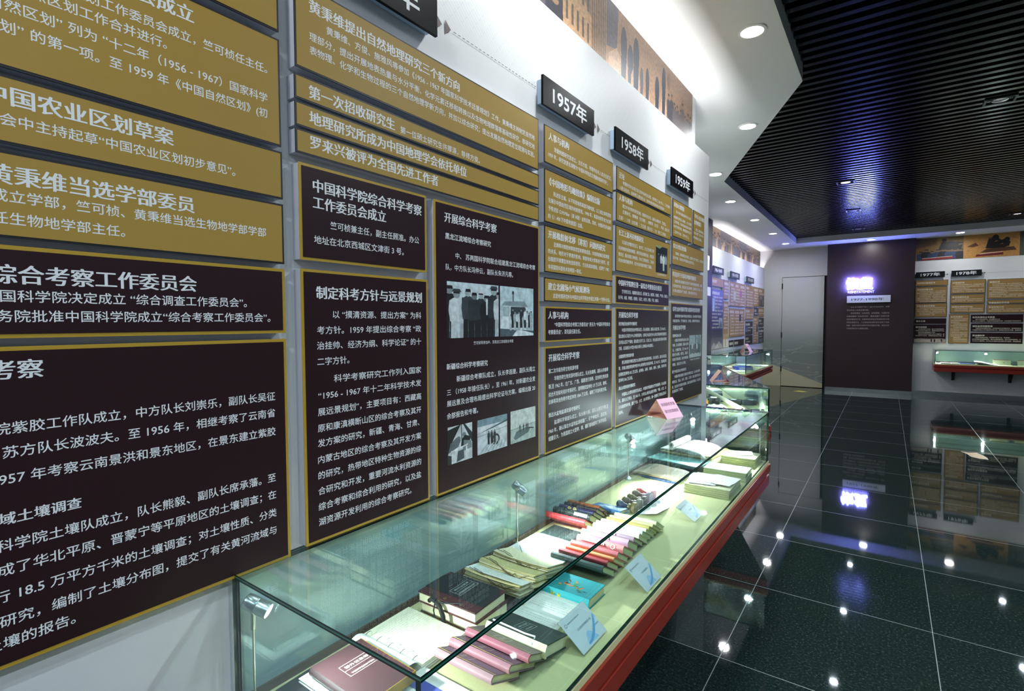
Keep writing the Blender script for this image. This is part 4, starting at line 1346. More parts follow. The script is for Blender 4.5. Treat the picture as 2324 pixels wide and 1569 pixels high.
def glass_case(label, foot, deck, top, tray_h, back_edge, brackets, group='glass cases along the walls'):
    """foot: CCW outline of the glass; back_edge: index of the edge against the wall"""
    cx = sum(p[0] for p in foot) / len(foot)
    cy = sum(p[1] for p in foot) / len(foot)
    t = thing('display_case', label, 'display case', loc=(cx, cy, 0), group=group)
    fp = [(p[0] - cx, p[1] - cy) for p in foot]
    n = len(fp)
    MB().prism(offset_poly(fp, 0.002), deck - 0.018, deck, 0).build('deck', CLOTH, t)
    tr = MB()
    tr.prism(offset_poly(fp, 0.010), deck - 0.062, deck - 0.018)
    tr.prism(offset_poly(fp, -0.012), deck - 0.080, deck - 0.062)
    tr.prism(offset_poly(fp, 0.006), deck - tray_h, deck - 0.080)
    tr.build('tray', RED, t, bevel=0.0015)
    th = 0.010
    for i in range(n):
        a, b = Vector(fp[i]), Vector(fp[(i + 1) % n])
        dd = (b - a).normalized()
        inn = Vector((-dd.y, dd.x))
        a2 = a + dd * .0005
        b2 = b - dd * (th + .0005)
        q = [tuple(a2), tuple(b2), tuple(b2 + inn * th), tuple(a2 + inn * th)]
        mb = MB()
        v = [(*p, deck + .0005) for p in q] + [(*p, top - th - .0003) for p in q]
        mb.add(v, [(0, 1, 5, 4), (2, 3, 7, 6)], 0)
        mb.add(v, [(3, 2, 1, 0), (4, 5, 6, 7), (1, 2, 6, 5), (3, 0, 4, 7)], 1)
        mb.build('back_pane' if i == back_edge else 'side_pane', [GLASS, EDGE], t)
    mb = MB()
    mb.prism(fp, top - th, top, 0, 1)
    mb.f, mb.m, mb.c = mb.f[:2], mb.m[:2], mb.c[:2]
    for z0_, z1_, mi_ in ((0, .3, 1), (.3, .62, 2), (.62, 1, 1)):       # rim colour bands: teal highlight painted between dark lines
        for i in range(n):
            a, b = fp[i], fp[(i + 1) % n]
            mb.add([(*a, top - th + th * z0_), (*b, top - th + th * z0_), (*b, top - th + th * z1_), (*a, top - th + th * z1_)], [(0, 1, 2, 3)], mi_)
    mb.build('top_pane', [GLASS, EDGE, EDGE2], t)
    a, b = Vector(fp[back_edge]), Vector(fp[(back_edge + 1) % n])
    dd = (b - a).normalized()
    inn = Vector((-dd.y, dd.x))
    a, b = a + dd * .012 + inn * .010, b - dd * .012 + inn * .010
    MB().prism([tuple(a), tuple(b), tuple(b + inn * .006), tuple(a + inn * .006)], deck + .0004, deck + 0.020).build('back_rail', RAIL, t)
    for bx_, by_, dx_, dy_, ln in brackets:                   # wall end and outward direction
        B = Vector((bx_ - cx, by_ - cy, 0))
        D = Vector((dx_, dy_, 0)).normalized()
        S = Vector((-D.y, D.x, 0)) * .022
        z1 = deck - tray_h
        mb = MB()
        for p, q_ in ((B + D * .0 + Vector((0, 0, z1 - .2)), B + D * .045 + Vector((0, 0, z1))),):
            pts = [(p - S), (p + S), (p + S + D * .045), (p - S + D * .045)]
            mb.prism([(w.x, w.y) for w in pts], z1 - .20, z1)
        e0, e1 = B + D * .03 + Vector((0, 0, z1 - .19)), B + D * (ln * .6) + Vector((0, 0, z1 - .01))
        k = .022
        vv = [e0 - S * .7, e0 + S * .7, e0 + S * .7 + Vector((0, 0, k)), e0 - S * .7 + Vector((0, 0, k)), e1 - S * .7, e1 + S * .7, e1 + S * .7 + Vector((0, 0, k * .4)), e1 - S * .7 + Vector((0, 0, k * .4))]
        mb.add([tuple(w) for w in vv], [(3, 2, 1, 0), (4, 5, 6, 7), (0, 1, 5, 4), (1, 2, 6, 5), (2, 3, 7, 6), (3, 0, 4, 7)])
        mb.build('bracket', BRKT, t)
    return t


DK = 0.71
glass_case('long glass case on a red tray under the wall panels, nearest to the camera', [(-1.110, .530), (-.550, .530), (-.550, 3.338), (-1.110, 3.338)], DK, 1.0, .135, 3, [(-1.13, 1.0, 1, 0, .5), (-1.13, 1.95, 1, 0, .5), (-1.13, 2.95, 1, 0, .5)])
A2, B2 = Vector((-.754, 4.58)), Vector((-1.685, 6.76))
n2 = Vector((.92, .393))
glass_case('slanted glass case behind the long one, crowded with instruments and rolls', [(-1.300, 4.58), tuple(A2), tuple(B2), tuple(B2 - n2 * .495)], DK, .996, .135, 3,
           [(-1.37, 4.75, .92, .393, .4), (-1.98, 6.2, .92, .393, .4)])
glass_case('glass case with blue folders under the recessed wall', [(-2.432, 8.70), (-1.772, 8.70), (-1.772, 10.98), (-2.432, 10.98)], DK, 1.0, .135, 3, [(-2.44, 9.2, 1, 0, .5), (-2.44, 10.5, 1, 0, .5)])
glass_case('glass case on dark brackets against the back wall', [(.77, 13.20), (3.3, 13.20), (3.3, 13.69), (.77, 13.69)], .690, .962, .15, 2, [(1.09, 13.70, 0, -1, .45), (1.93, 13.70, 0, -1, .45), (2.8, 13.70, 0, -1, .45)])

# ------------------------------------------------------------------ little spot lamps in the cases
LEDL = mat('case_lamp_lens', '#ffffff', .4, emit=20.0, ecol='#f4faff')
HEADM = mat('satin_aluminium', '#c6cbce', .28, metal=1.0)


def pole_lamp(x, y_, z, h, aim, label, power=5.0, r=.017):
    t = thing('case_lamp', label, 'lamp', loc=(x, y_, z), group='pole lamps in the glass cases')
    MB().lathe([(.017, 0), (.017, .004), (.009, .010), (.006, .016)], 20).build('base', HEADM, t, smooth=True)
    MB().rod((0, 0, .012), (0, 0, h - .03), .0028).build('stem', HEADM, t, smooth=True)
    MB().rod((0, 0, h - .055), (0, 0, h - .012), .0055).build('joint', HEADM, t, smooth=True)
    d_ = Vector(aim).normalized()
    c0 = Vector((0, 0, h)) - d_ * .012
    Mh = Matrix.Translation(c0) @ d_.to_track_quat('Z', 'Y').to_matrix().to_4x4()
    hd = MB().lathe([(.010, -.006), (r * .92, -.003), (r, .004), (r, .022), (r * .97, .023), (r, .024), (r, .050), (r * .86, .050), (r * .84, .046)], 24, cap=False)
    hd.lathe([(.0005, -.006), (.010, -.006)], 24, cap=False)
    ho = hd.build('head', HEADM, t, M=Mh, smooth=True)
    MB().lathe([(.0005, .046), (r * .84, .046)], 24, cap=False).build('lens', LEDL, ho)
    ld = bpy.data.lights.new('case_lamp_light', 'SPOT')
    ld.energy = power * 1.0
    ld.spot_size = math.radians(125)
    ld.spot_blend = .9
    ld.shadow_soft_size = .012
    ld.color = (.93, .98, 1.0)
    lo = bpy.data.objects.new('case_lamp_light', ld)
    COL.objects.link(lo)
    lo.parent = t
    lo.matrix_local = Matrix.Translation(c0 + d_ * .053) @ d_.to_track_quat('-Z', 'Y').to_matrix().to_4x4()
    return t


pole_lamp(-1.078, .556, DK, .222, (.80, .50, -.42), 'silver lamp in the near end of the long case, turned away from the wall', 6)
pole_lamp(-1.078, 1.528, DK, .222, (.72, .30, -.62), 'silver lamp in the long case behind the stack of tied papers', 7)
pole_lamp(-1.076, 2.528, DK, .222, (.80, -.35, -.50), 'lamp in the long case beyond the stamps', 6)
pole_lamp(-.985, 3.285, DK, .228, (.55, -.80, -.50), 'lamp in the far end of the long case by the wall', 6)
pole_lamp(-.585, 3.275, DK, .228, (-.50, -.85, -.45), 'lamp in the far front corner of the long case', 6)
pole_lamp(-.89, 5.02, DK, .20, (-.80, .10, -.55), 'lamp in the slanted case at its front edge', 5, .02)
pole_lamp(-1.40, 4.88, DK, .20, (.6, .35, -.6), 'lamp in the slanted case by the wall', 4, .02)
pole_lamp(-1.80, 6.75, DK, .22, (-.1, -.8, -.55), 'lamp at the far end of the slanted case', 4, .02)
pole_lamp(-1.81, 10.90, DK, .22, (-.3, -.85, -.5), 'lamp at the far front corner of the case with the blue folders', 5, .02)
pole_lamp(-2.39, 8.86, DK, .22, (.8, .4, -.5), 'lamp in the near corner of the case with the blue folders', 4, .02)
pole_lamp(-2.39, 10.0, DK, .22, (.8, -.2, -.5), 'lamp in the middle of the case with the blue folders', 5, .02)
pole_lamp(.81, 13.62, .69, .22, (.5, -.7, -.5), 'lamp in the corner of the back wall case', 5, .022)
pole_lamp(1.56, 13.62, .69, .22, (.1, -.8, -.5), 'lamp in the middle of the back wall case', 6, .022)
pole_lamp(2.40, 13.62, .69, .22, (-.2, -.8, -.5), 'lamp in the back wall case, past the edge of the view', 5, .022)

# ------------------------------------------------------------------ books and papers
PAGE = mat('page_edge', '#d8cfa4', .8, vary=.12, vscale=120)
PAGEW = mat('page_white', '#eeeee6', .8)
PENCIL = mat('pencil_writing', '#9aa0a4', .8)
GILT = mat('cream_stamping', '#e9dcc6', .6)


def cloth(col, rough=.55):
    return mat('cover_' + col.strip('#'), col, rough, vary=.10, vscale=60)


def book_M(xm, y_, z, tilt=0.0, rot=0.0):
    return Matrix.Translation((xm, y_, z)) @ Matrix.Rotation(rot, 4, 'Z') @ Matrix.Rotation(-tilt, 4, 'X')


def book(label, M, L, D, T, cover, page=PAGE, spine=None, group=None, name='book', cat='book', soft=False, board=.0022):
    """spine along local X at y=0, fore edge at y=D, lying flat, T thick"""
    t = thing(name, label, cat, M=M, group=group)
    cov = MB()
    h = L / 2
    b = .0012 if soft else board
    cov.box(-h, h, .002, D, 0, b)
    cov.box(-h, h, .002, D, T - b, T)
    sec = []
    k = 9
    bul = .002 if soft else min(.006, T * .35)
    for x in (-h, h):
        outer = [(x, .004 - bul * math.sin(math.pi * i / (k - 1)) - .002, T * i / (k - 1)) for i in range(k)]
        inner = [(x, .006 - bul * math.sin(math.pi * i / (k - 1)), b + (T - 2 * b) * i / (k - 1)) for i in range(k)][::-1]
        sec.append(outer + inner)
    cov.strip(sec, 1, close=True)
    cm = cloth(cover) if isinstance(cover, str) else cover
    sm = cm if spine is None else (cloth(spine) if isinstance(spine, str) else spine)
    cov.build('cover', [cm, sm], t)
    e = .0005 if soft else .003
    pg = MB()
    pg.box(-h + e, h - e, .005, D - e, b, T - b)
    pg.build('page_block', page, t)
    return t


def frame_label(parent, T, cx, cy, w, h, rows, mi=GILT, n=.0004, name='cover_label', lw=.0009):
    """a thin printed frame with words, read along local +y seen from +x  (u = +y, v = -x)"""
    def q(u0, u1, v0, v1):
        return [(cx - v0, cy + u0, T + n), (cx - v0, cy + u1, T + n), (cx - v1, cy + u1, T + n), (cx - v1, cy + u0, T + n)]
    mb = MB()
    for a in ((-w / 2, w / 2, -h / 2, -h / 2 + lw), (-w / 2, w / 2, h / 2 - lw, h / 2), (-w / 2, -w / 2 + lw, -h / 2, h / 2), (w / 2 - lw, w / 2, -h / 2, h / 2)):
        mb.poly(q(*a))
    if len(rows) > 1:
        mb.poly(q(-w / 2, w / 2, -.0004, .0004))
    Mx = Matrix(((0, -1, 0, cx), (1, 0, 0, cy), (0, 0, 1, T), (0, 0, 0, 1)))
    for s, u0, u1, v, pt in rows:
        letter(mb, s, u0, u1, v, pt, n, (0,), .02, 0, Mx)
    mb.build(name, mi, parent)


def scribble(parent, surf, u0, u1, v0, v1, rows, seed, along='x', name='handwriting', m=PENCIL, hgt=.45):
    """surf(u,v)->point; short pen strokes in rows"""
    q = random.Random(seed)
    mb = MB()
    st = (v1 - v0) / rows
    for r_ in range(rows):
        v = v0 + (r_ + .5) * st
        u = u0 + q.uniform(0, .004)
        end = u1 - (q.uniform(0, .3) * (u1 - u0) if q.random() < .25 else 0)
        while u < end:
            w = q.uniform(.0025, .0055)
            hh = st * hgt * q.uniform(.5, 1)
            p = [surf(u, v - hh * .12), surf(u + w, v - hh * .12), surf(u + w, v + hh * .12), surf(u, v + hh * .12)]
            mb.poly(p)
            if q.random() < .6:
                um = u + w * .5
                mb.poly([surf(um, v - hh * .5), surf(um + .0006, v - hh * .5), surf(um + .0006, v + hh * .5), surf(um, v + hh * .5)])
            u += w + q.uniform(.0008, .003)
    mb.build(name, m, parent)


def sheets(parent, w, d_, h, n, seed, mats, name='sheets', jit=.004, sag=.0):
    """a pile of slightly uneven sheets, one mesh"""
    q = random.Random(seed)
    mb = MB()
    z = 0.0
    for i in range(n):
        tt = h / n
        a, b, c, e = (q.uniform(-jit, jit) for _ in range(4))
        K = 6
        secs = []
        for s in range(K + 1):
            x = -w / 2 + a + (w + b - a) * s / K
            f_ = (s / K - .5) * 2
            dz = sag * (f_ * f_) * (i / max(1, n - 1)) + q.uniform(-1, 1) * tt * .12
            secs.append([(x, c, z + dz), (x, d_ + e, z + dz), (x, d_ + e, z + dz + tt * .86), (x, c, z + dz + tt * .86)])
        mb.strip(secs, i % len(mats), close=True)
        z += tt
    return mb.build(name, mats, parent)


# --- the near end: black notebook, white pad, maroon field diary, ring notebook, blue book
g = 'things laid out at the near end of the long case'
book('black notebook corner sticking out under the maroon field diary', book_M(-.985, .600, DK, 0, .05), .17, .10, .012, '#16181c', PAGE, None, None, 'notebook', 'notebook')
t = thing('writing_pad', 'white pad lying under the maroon field diary', 'paper', M=Matrix.Translation((-.945, .640, DK + .0125)))
sheets(t, .205, .115, .012, 6, 5, [PAGEW], 'sheets', .002)
dia = book('maroon field diary with a white framed label, near end of the long case', book_M(-.930, .652, DK + .026, 0, -.03), .195, .135, .022, '#3e2022', PAGE, '#2a1516', None, 'notebook', 'notebook')
frame_label(dia, .022, -.022, .075, .078, .046, [('野外记录簿', -.030, .030, .006, .010), ('中国科学院综合考察队', -.030, .030, -.017, .006)])
edm = MB().box(.0965, .0985, .004, .134, -.0003, .0225).box(-.0985, .0985, .1335, .1355, -.0003, .0225)
edm.build('gilt_edge', mat('gilt', '#b08a3a', .35, metal=.6), dia)
t = thing('ring_notebook', 'open white ring notebook covered in pencil writing', 'notebook', M=Matrix.Translation((-.965, .832, DK)))
sheets(t, .212, .155, .022, 8, 8, [PAGEW, mat('page_cream', '#e6dfc4', .8)], 'pages', .0025)
cv = MB()
secs = []
for i in range(9):
    a = i / 8
    secs.append([(-.098, -.045 * a, .0245 + .010 * math.sin(a * math.pi * .9)), (.098, -.045 * a, .0245 + .010 * math.sin(a * math.pi * .9))])
cv.strip(secs)
cv.strip([[(p[0], p[1], p[2] - .0012) for p in s_] for s_ in secs])
cv.build('turned_page', PAGEW, t, smooth=True)
rg = MB()
for k in range(5):
    x = -.085 + k * .042
    rg.path([(x + .004 * math.sin(a), .012 * math.cos(a), .024 + .012 * math.sin(a)) for a in [math.pi * j / 10 - .2 for j in range(12)]], .0009, 5)
for i in range(1):
    rg.build('binder_rings', CHROME, t, smooth=True)
scribble(t, lambda u, v: (-v, u, .0226), .02, .145, -.095, .095, 24, 21)
t = thing('open_book', 'open cream book with a blue paper cover under the near corner of the glass', 'book', M=Matrix.Translation((-.770, .745, DK)))
sheets(t, .18, .095, .014, 6, 31, [mat('page_cream', '#e6dfc4', .8), PAGEW], 'pages', .002)
MB().box(-.07, .075, .030, .060, .0145, .0155).build('blue_flap', mat('violet_blue_paper', '#5a62b4', .5), t)
MB().box(-.12, .06, -.05, .030, .0, .010).build('blue_cover', mat('violet_blue_paper', '#5a62b4', .5), t)

# --- maroon diaries, fanned one over the next
A = math.radians(23)
for i, (y_, x0, x1, c1, c2, lb) in enumerate(((.845, -.832, -.665, '#8a6a78', '#b58a8e', 'maroon diary at the near end of the fanned row, with a white stamped box'), (.895, -.832, -.655, '#846274', '#b57c84', 'maroon diary second in the fanned row, worn pink spine'),
                                              (.949, -.828, -.640, '#7c6a66', '#b56a76', 'brownish diary third in the fanned row, under the manuscript'))):
    T = .0188
    D = .115
    b = book(lb, book_M((x0 + x1) / 2, y_, DK + .001 + D * math.sin(A), A), x1 - x0, D, T, c1, PAGE, c2, 'fanned maroon diaries', 'notebook', 'notebook')
    frame_label(b, T, -.025 + .01 * i, .032, .030, .050 if i < 2 else .04, [('日记', -.010, .010, -.006, .012)])
    MB().box(-(x1 - x0) / 2, (x1 - x0) / 2, .010, .0118, T, T + .0004).build('gilt_rule', mat('gilt', '#b08a3a', .35, metal=.6), b)
D, T = .092, .032
A_ = math.radians(14)
b = book('thick green black manuscript book with a white cord, on top of the fanned diaries', book_M(-.722, 1.008, DK + .024 + .002, A_ * .9), .180, .100, T, '#22322f', mat('page_pale', '#efe8c0', .8, vary=.1, vscale=150), mat('page_pale', '#efe8c0', .8), None, 'manuscript_book', 'notebook')
frame_label(b, T, -.005, .052, .050, .040, [('野外记录', -.018, .018, .005, .008), ('综合考察队', -.016, .016, -.014, .006)], mat('silver_stamping', '#b9c6c2', .4))
MB().path([(-.080, .014, T + .002), (-.02, .011, T + .0025), (.02, .010, T + .002), (.048, .014, T + .0025), (.050, .007, T - .002), (.050, -.004, T - .010)], .0022, 8).build('cord', PAGEW, b, smooth=True)

# --- black tied albums
for i, (z, T, lb) in enumerate(((0, .034, 'lower album of the tied pair, cream leaves and a dark red board'), (.0345, .030, 'upper black and maroon album tied with a black ribbon'))):
    b = thing('album', lb, 'album', M=Matrix.Translation((-.950, 1.010 if i else 1.018, DK + z)) @ Matrix.Rotation(.02 * i, 4, 'Z'))
    L, D = .205, .138
    MB().box(-L / 2, L / 2, 0, D, T - .004, T).build('top_board', cloth('#4a2226'), b, bevel=.001)
    MB().box(-L / 2 + .003, L / 2 - .003, .003, D - .003, .0035, T - .0042).build('leaves', mat('page_pale', '#efe8c0', .8, vary=.1, vscale=150), b)
    MB().box(-L / 2, L / 2, 0, D, 0, .0032).build('bottom_board', cloth('#5a2428'), b)
    if i:
        pl = [(-L / 2, .032), (L / 2, .032), (L / 2, .110), (L / 2 - .024, D), (-L / 2 + .024, D), (-L / 2, .110)]
        MB().prism(pl, T + .0002, T + .0012).build('cloth_panel', mat('black_book_cloth', '#14171b', .6), b)
        frame_label(b, T + .0014, -.005, .085, .080, .042, [('野外记录簿', -.030, .030, .007, .008), ('中国科学院综合考察', -.034, .034, -.014, .007)], mat('silver_stamping', '#b9c6c2', .4))
        ey = MB()
        for x in (-.065, -.012, .045):
            ey.lathe([(.0022, 0), (.0045, 0), (.0045, .0008), (.0022, .0008)], 14, 0, Matrix.Translation((x, .012, T)), cap=False)
        ey.build('eyelet', mat('brass', '#d8c080', .3, metal=1), b, smooth=True)
        rb = MB()
        rb.path([(-.065, .012, T + .002), (-.050, -.001, T + .004), (-.028, -.008, T - .004), (0, -.005, T - .002), (.045, .012, T + .002)], .0022, 6)
        rb.path([(-.028, -.008, T - .004), (-.045, -.007, T - .002), (-.052, -.008, T - .010)], .006, 8)
        rb.path([(-.026, -.008, T - .006), (-.008, -.013, T - .012), (.004, -.014, T - .034), (.006, -.013, T - .055)], .0062, 8)
        rb.path([(-.030, -.008, T - .006), (-.034, -.010, T - .03), (-.030, -.010, T - .048)], .0022, 6)
        rb.build('ribbon', mat('black_ribbon', '#0f1012', .6), b, smooth=True)

# --- tied bundles of manuscripts
OLD1, OLD2, OLD3 = mat('old_paper', '#d9c98e', .8, vary=.1, vscale=80), mat('old_paper_light', '#e9e0b8', .8, vary=.08, vscale=80), mat('old_paper_dark', '#8d8052', .85, vary=.15, vscale=80)
book('dark maroon book under the tied bundles, beside the albums', book_M(-.930, 1.165, DK, 0, -.05), .20, .11, .016, '#3c2a2a', PAGE, None, None)
for i, (x, y_, z, tl, w, d_, h, n, ms, lb) in enumerate((
        (-.935, 1.188, .018, 14, .205, .075, .030, 8, [OLD3, OLD1, OLD2], 'tied bundle with a grey white top sheet, behind the albums'),
        (-.925, 1.245, .026, 16, .205, .085, .034, 10, [OLD1, OLD2, OLD1], 'yellowed bundle of papers with ragged edges, second of the row'),
        (-.920, 1.310, .028, 17, .205, .095, .034, 10, [OLD2, OLD1, OLD3], 'yellowed bundle tied with dark cord, third of the row'),
        (-.925, 1.392, .014, 3, .205, .185, .034, 9, [OLD3, OLD1, OLD2], 'wide bundle with a white handwritten sheet on top, far end of the row'))):
    M = book_M(x, y_, DK + z + (0 if tl < 5 else .012), math.radians(tl) * .8, .03 * (1 - i * .5))
    b = thing('paper_bundle', lb, 'papers', M=M, group='tied bundles of old manuscripts')
    sheets(b, w, d_, h, n, 60 + i, ms, 'sheets', .004, .004)
    if i in (0, 3):
        MB().box(-w / 2 - .002, w / 2 + .002, .004, d_, h + .0042, h + .005).build('top_sheet', PAGEW, b)
        scribble(b, lambda u, v, h=h, w=w: (u, v, h + .0054), -w / 2 + .012, w / 2 - .012, .012, d_ - .012, 4 if i == 0 else 15, 70 + i)
    mb = MB()
    q = random.Random(90 + i)
    zt = h + .0055
    mb.path([(-w * .46, .010, zt), (-w * .30, .004, zt), (-w * .10, -.002, h * .9), (w * .10, -.005, h * .55), (w * .30, -.005, h * .35), (w * .45, -.003, h * .45)], .0011, 5)
    mb.path([(-w * .40, d_ * .25, zt), (-w * .2, .003, zt), (0, -.004, h * .6), (w * .12, -.006, h * .5), (w * .18, -.006, h * .8), (w * .24, -.005, h * .45), (w * .42, .0, h * .95)], .0010, 5)
    mb.build('tie_string', mat('dark_string', '#5a4c30', .8), b, smooth=True)

# --- open field notebook, turquoise book
t = thing('open_notebook', 'open lined notebook full of handwriting, under the edge of the glass', 'notebook', M=Matrix.Translation((-.758, 1.206, DK)))
pgm = MB()
for sgn in (-1, 1):
    top = []
    for i in range(9):
        a = i / 8
        top.append((sgn * a * (.068 if sgn < 0 else .100), .004 + .012 * math.sin(min(1, a * 1.5) * math.pi * .75)))
    secs = [[(x, yy, 0) for yy, zz in top] + [(x, yy, zz) for yy, zz in top[::-1]] for x in (-.076, .076)]
    pgm.strip(secs, 0, close=True)
pgm.build('pages', PAGEW, t, smooth=True)


def nb(u, v):
    a = abs(v) / (.068 if v < 0 else .100)
    return (u, v, .0046 + .012 * math.sin(min(1, a * 1.5) * math.pi * .75))


scribble(t, nb, -.064, .066, .012, .094, 11, 41, hgt=.4)
scribble(t, nb, -.064, .066, -.062, -.010, 7, 42, hgt=.4)
b = book('turquoise book with a painted flower spray on its cover', book_M(-.747, 1.298, DK, 0, 0), .158, .104, .030, '#1f8f96', PAGE, '#2bbcc4', None)
fl = MB()
q = random.Random(5)
for i in range(16):
    x, y_ = -.01 + q.gauss(0, .020), .045 + q.gauss(0, .010)
    a = q.uniform(0, 3.1)
    ca, sa = math.cos(a), math.sin(a)
    pl = [(x + ca * px_ - sa * py_, y_ + sa * px_ + ca * py_, .0302 + i * .00002) for px_, py_ in [(-.010, 0), (-.003, .0035), (.008, .002), (.010, 0), (.002, -.003)]]
    fl.poly(pl, [0, 0, 1, 2][i % 4])
for i in range(6):
    x, y_ = .03 + q.gauss(0, .012), .030 + q.gauss(0, .008)
    fl.poly([(x - .007, y_, .0303), (x, y_ + .0025, .0303), (x + .008, y_ + .001, .0303), (x, y_ - .002, .0303)], 1 + i % 2)
fl.path([(-.062, .068, .0306), (-.066, .058, .0306), (-.060, .050, .0306), (-.052, .051, .0306)], .0008, 5, 3)
fl.build('flower_picture', [mat('flower_orange', '#d27a35', .5), mat('flower_black', '#20261c', .5), mat('flower_green', '#4a8a3a', .5), mat('flower_cream', '#cfe0b8', .5)], b)
sp = MB()
for x in (-.040, -.018):
    sp.add([(x - .006, -.0047, .010), (x + .004, -.0047, .011), (x + .008, -.0047, .021), (x + .001, -.0047, .018), (x - .004, -.0047, .024)], [(0, 1, 2, 3, 4)])
sp.build('spine_motif', mat('flower_yellow', '#d8d048', .5), b)

# --- the fanned row of small books, front
ROW = [('#1d3b36', None, 1.428, -.876, -.690, 'dark green book leaning on the turquoise one'), ('#a02f3a', None, 1.472, -.872, -.696, 'bright red book, second in the front fanned row'),
       ('#c98f45', '#c88a5a', 1.512, -.868, -.692, 'orange edged thin book, third in the front fanned row'), ('#a8505a', '#b5616a', 1.545, -.868, -.694, 'rose red book, fourth in the front fanned row'),
       ('#c4575a', '#d08a86', 1.588, -.868, -.694, 'pink red book with a pale round emblem on its spine'), ('#a57f98', '#b796ad', 1.642, -.880, -.700, 'light lilac book in the front fanned row'),
       ('#7a5f6b', '#a08593', 1.698, -.884, -.702, 'dusky lilac book in the front fanned row'), ('#d9d2b0', '#e8e2c6', 1.732, -.878, -.697, 'cream book between the lilac and the clear wrapped ones'),
       ('#9fb0a0', '#bcc7b8', 1.772, -.884, -.700, 'grey green book in a clear wrapper with yellow letters'), ('#cdc8a6', '#d8d4b8', 1.802, -.878, -.698, 'pale book just behind the clear wrapped one'),
       ('#a8974e', '#b5a55e', 1.830, -.868, -.698, 'olive yellow book in the front fanned row'), ('#c9c08e', None, 1.858, -.868, -.694, 'thin straw coloured book, last but one in the front row'),
       ('#d8d3b2', None, 1.884, -.860, -.690, 'straw coloured paperback with a curled corner ending the front row')]
A = math.radians(30)
for i, (c1, c2, y_, x0, x1, lb) in enumerate(ROW):
    nxt = ROW[i + 1][2] if i + 1 < len(ROW) else y_ + .035
    T = .93 * (nxt - y_) * math.sin(A)
    D = .098
    b = book(lb, book_M((x0 + x1) / 2, y_, DK + .0015 + D * math.sin(A), A), x1 - x0, D, T, c1, mat('page_greenish', '#c5cfa0', .8, vary=.1, vscale=150), c2, 'front fanned row of books', soft=T < .0105)
    if i == 8:
        mb = MB()
        for k in range(6):
            mb.box(-.060 + k * .014, -.050 + k * .014, -.0049, -.0045, T * .3, T * .75)
        mb.build('spine_lettering', mat('yellow_lettering', '#e0dc9a', .5), b)
    if i in (4, 5, 6):
        mb = MB()
        q = random.Random(i)
        x = -.07
        while x < .02:
            w = q.uniform(.003, .007)
            mb.box(x, x + w, -.0062, -.0041, T * .35, T * .65)
            x += w + .002
        if i == 4:
            mb.lathe([(.0062, 0), (.0082, 0)], 18, 0, Matrix.Translation((.05, -.0052, T * .5)) @ Matrix.Rotation(math.pi / 2, 4, 'X'), cap=False)
        mb.build('spine_lettering', mat('pink_white_lettering', '#f0dede', .5), b)

# --- back fanned row
b = book('flat dark green album under the red book in the back row', book_M(-.960, 1.634, DK, 0, -.05), .185, .10, .020, '#1f2d2a', PAGE, '#4a6a5c')
MB().box(.005, .04, .02, .099, .0202, .0206).build('cover_panel', cloth('#3a4442'), b)
ROW2 = [('#c02a30', '#c8363a', 1.737, -1.088, -.915, 'bright red book at the near end of the back fanned row'), ('#1f2a24', None, 1.782, -1.082, -.918, 'dark green book with white letters in the back row'),
        ('#26264e', None, 1.838, -1.086, -.930, 'navy book with two gold ornaments on its spine'), ('#2a2428', None, 1.876, -1.084, -.936, 'black brown book between the navy and the orange ones'),
        ('#b05a22', None, 1.912, -1.088, -.940, 'orange book in the back fanned row'), ('#7a4220', '#8a4c26', 1.944, -1.062, -.934, 'thin brown book behind the orange one'), ('#2a6fae', '#2f78bc', 1.992, -1.022, -.884, 'blue book with clouds on its cover, end of the back row')]
for i, (c1, c2, y_, x0, x1, lb) in enumerate(ROW2):
    nxt = ROW2[i + 1][2] if i + 1 < len(ROW2) else y_ + .03
    T = .93 * (nxt - y_) * math.sin(A)
    D = .098 if i else .09
    Ab = A
    if i == 5:
        D, T = .045, .012
    if i == 6:
        D, T, Ab = .085, .016, math.radians(9)
    b = book(lb, book_M((x0 + x1) / 2, y_, DK + .0015 + D * math.sin(Ab), Ab), x1 - x0, D, T, c1, PAGE, c2, 'back fanned row of books', soft=T < .0105)
    if i == 2:
        mb = MB()
        for x in (-.030, -.006):
            mb.lathe([(.0025, 0), (.006, 0)], 10, 0, Matrix.Translation((x, -.0048, T * .5)) @ Matrix.Rotation(math.pi / 2, 4, 'X'), cap=False)
            mb.box(x + .004, x + .010, -.0052, -.0046, T * .3, T * .6)
        mb.build('spine_ornament', mat('gold_stamping', '#d8c46a', .4), b)
    if i == 1:
        mb = MB()
        for k in range(7):
            mb.box(.015 + k * .0085, .021 + k * .0085, -.0052, -.0044, T * .25, T * .75)
        mb.build('spine_lettering', INK, b)
    if i == 6:
        mb = MB()
        q = random.Random(3)
        for k in range(14):
            x, y2 = q.uniform(-.05, .03), q.gauss(.04, .012)
            mb.poly([(x - .016, y2, T + .0003 + k * .00001), (x, y2 + .005, T + .0003 + k * .00001), (x + .018, y2 - .003, T + .0003 + k * .00001), (x, y2 - .006, T + .0003 + k * .00001)], 0)
        mb.poly([(.035, .02, T + .0005), (.055, .03, T + .0005), (.05, .05, T + .0005), (.03, .045, T + .0005)], 1)
        mb.build('cloud_picture', [mat('cloud_white', '#dfeef4', .5), mat('sea_green', '#4a9a8a', .5)], b)

# ------------------------------------------------------------------ label stands, stamps and papers further along the long case
CARD = mat('label_card', '#d3dbdf', .4)
CLEAR = glass_mat('clear_acrylic', (.985, .99, .99), .8)
WAVE1, WAVE2 = mat('wave_blue', '#5f9fd2', .4), mat('wave_light_blue', '#9ec6e4', .4)


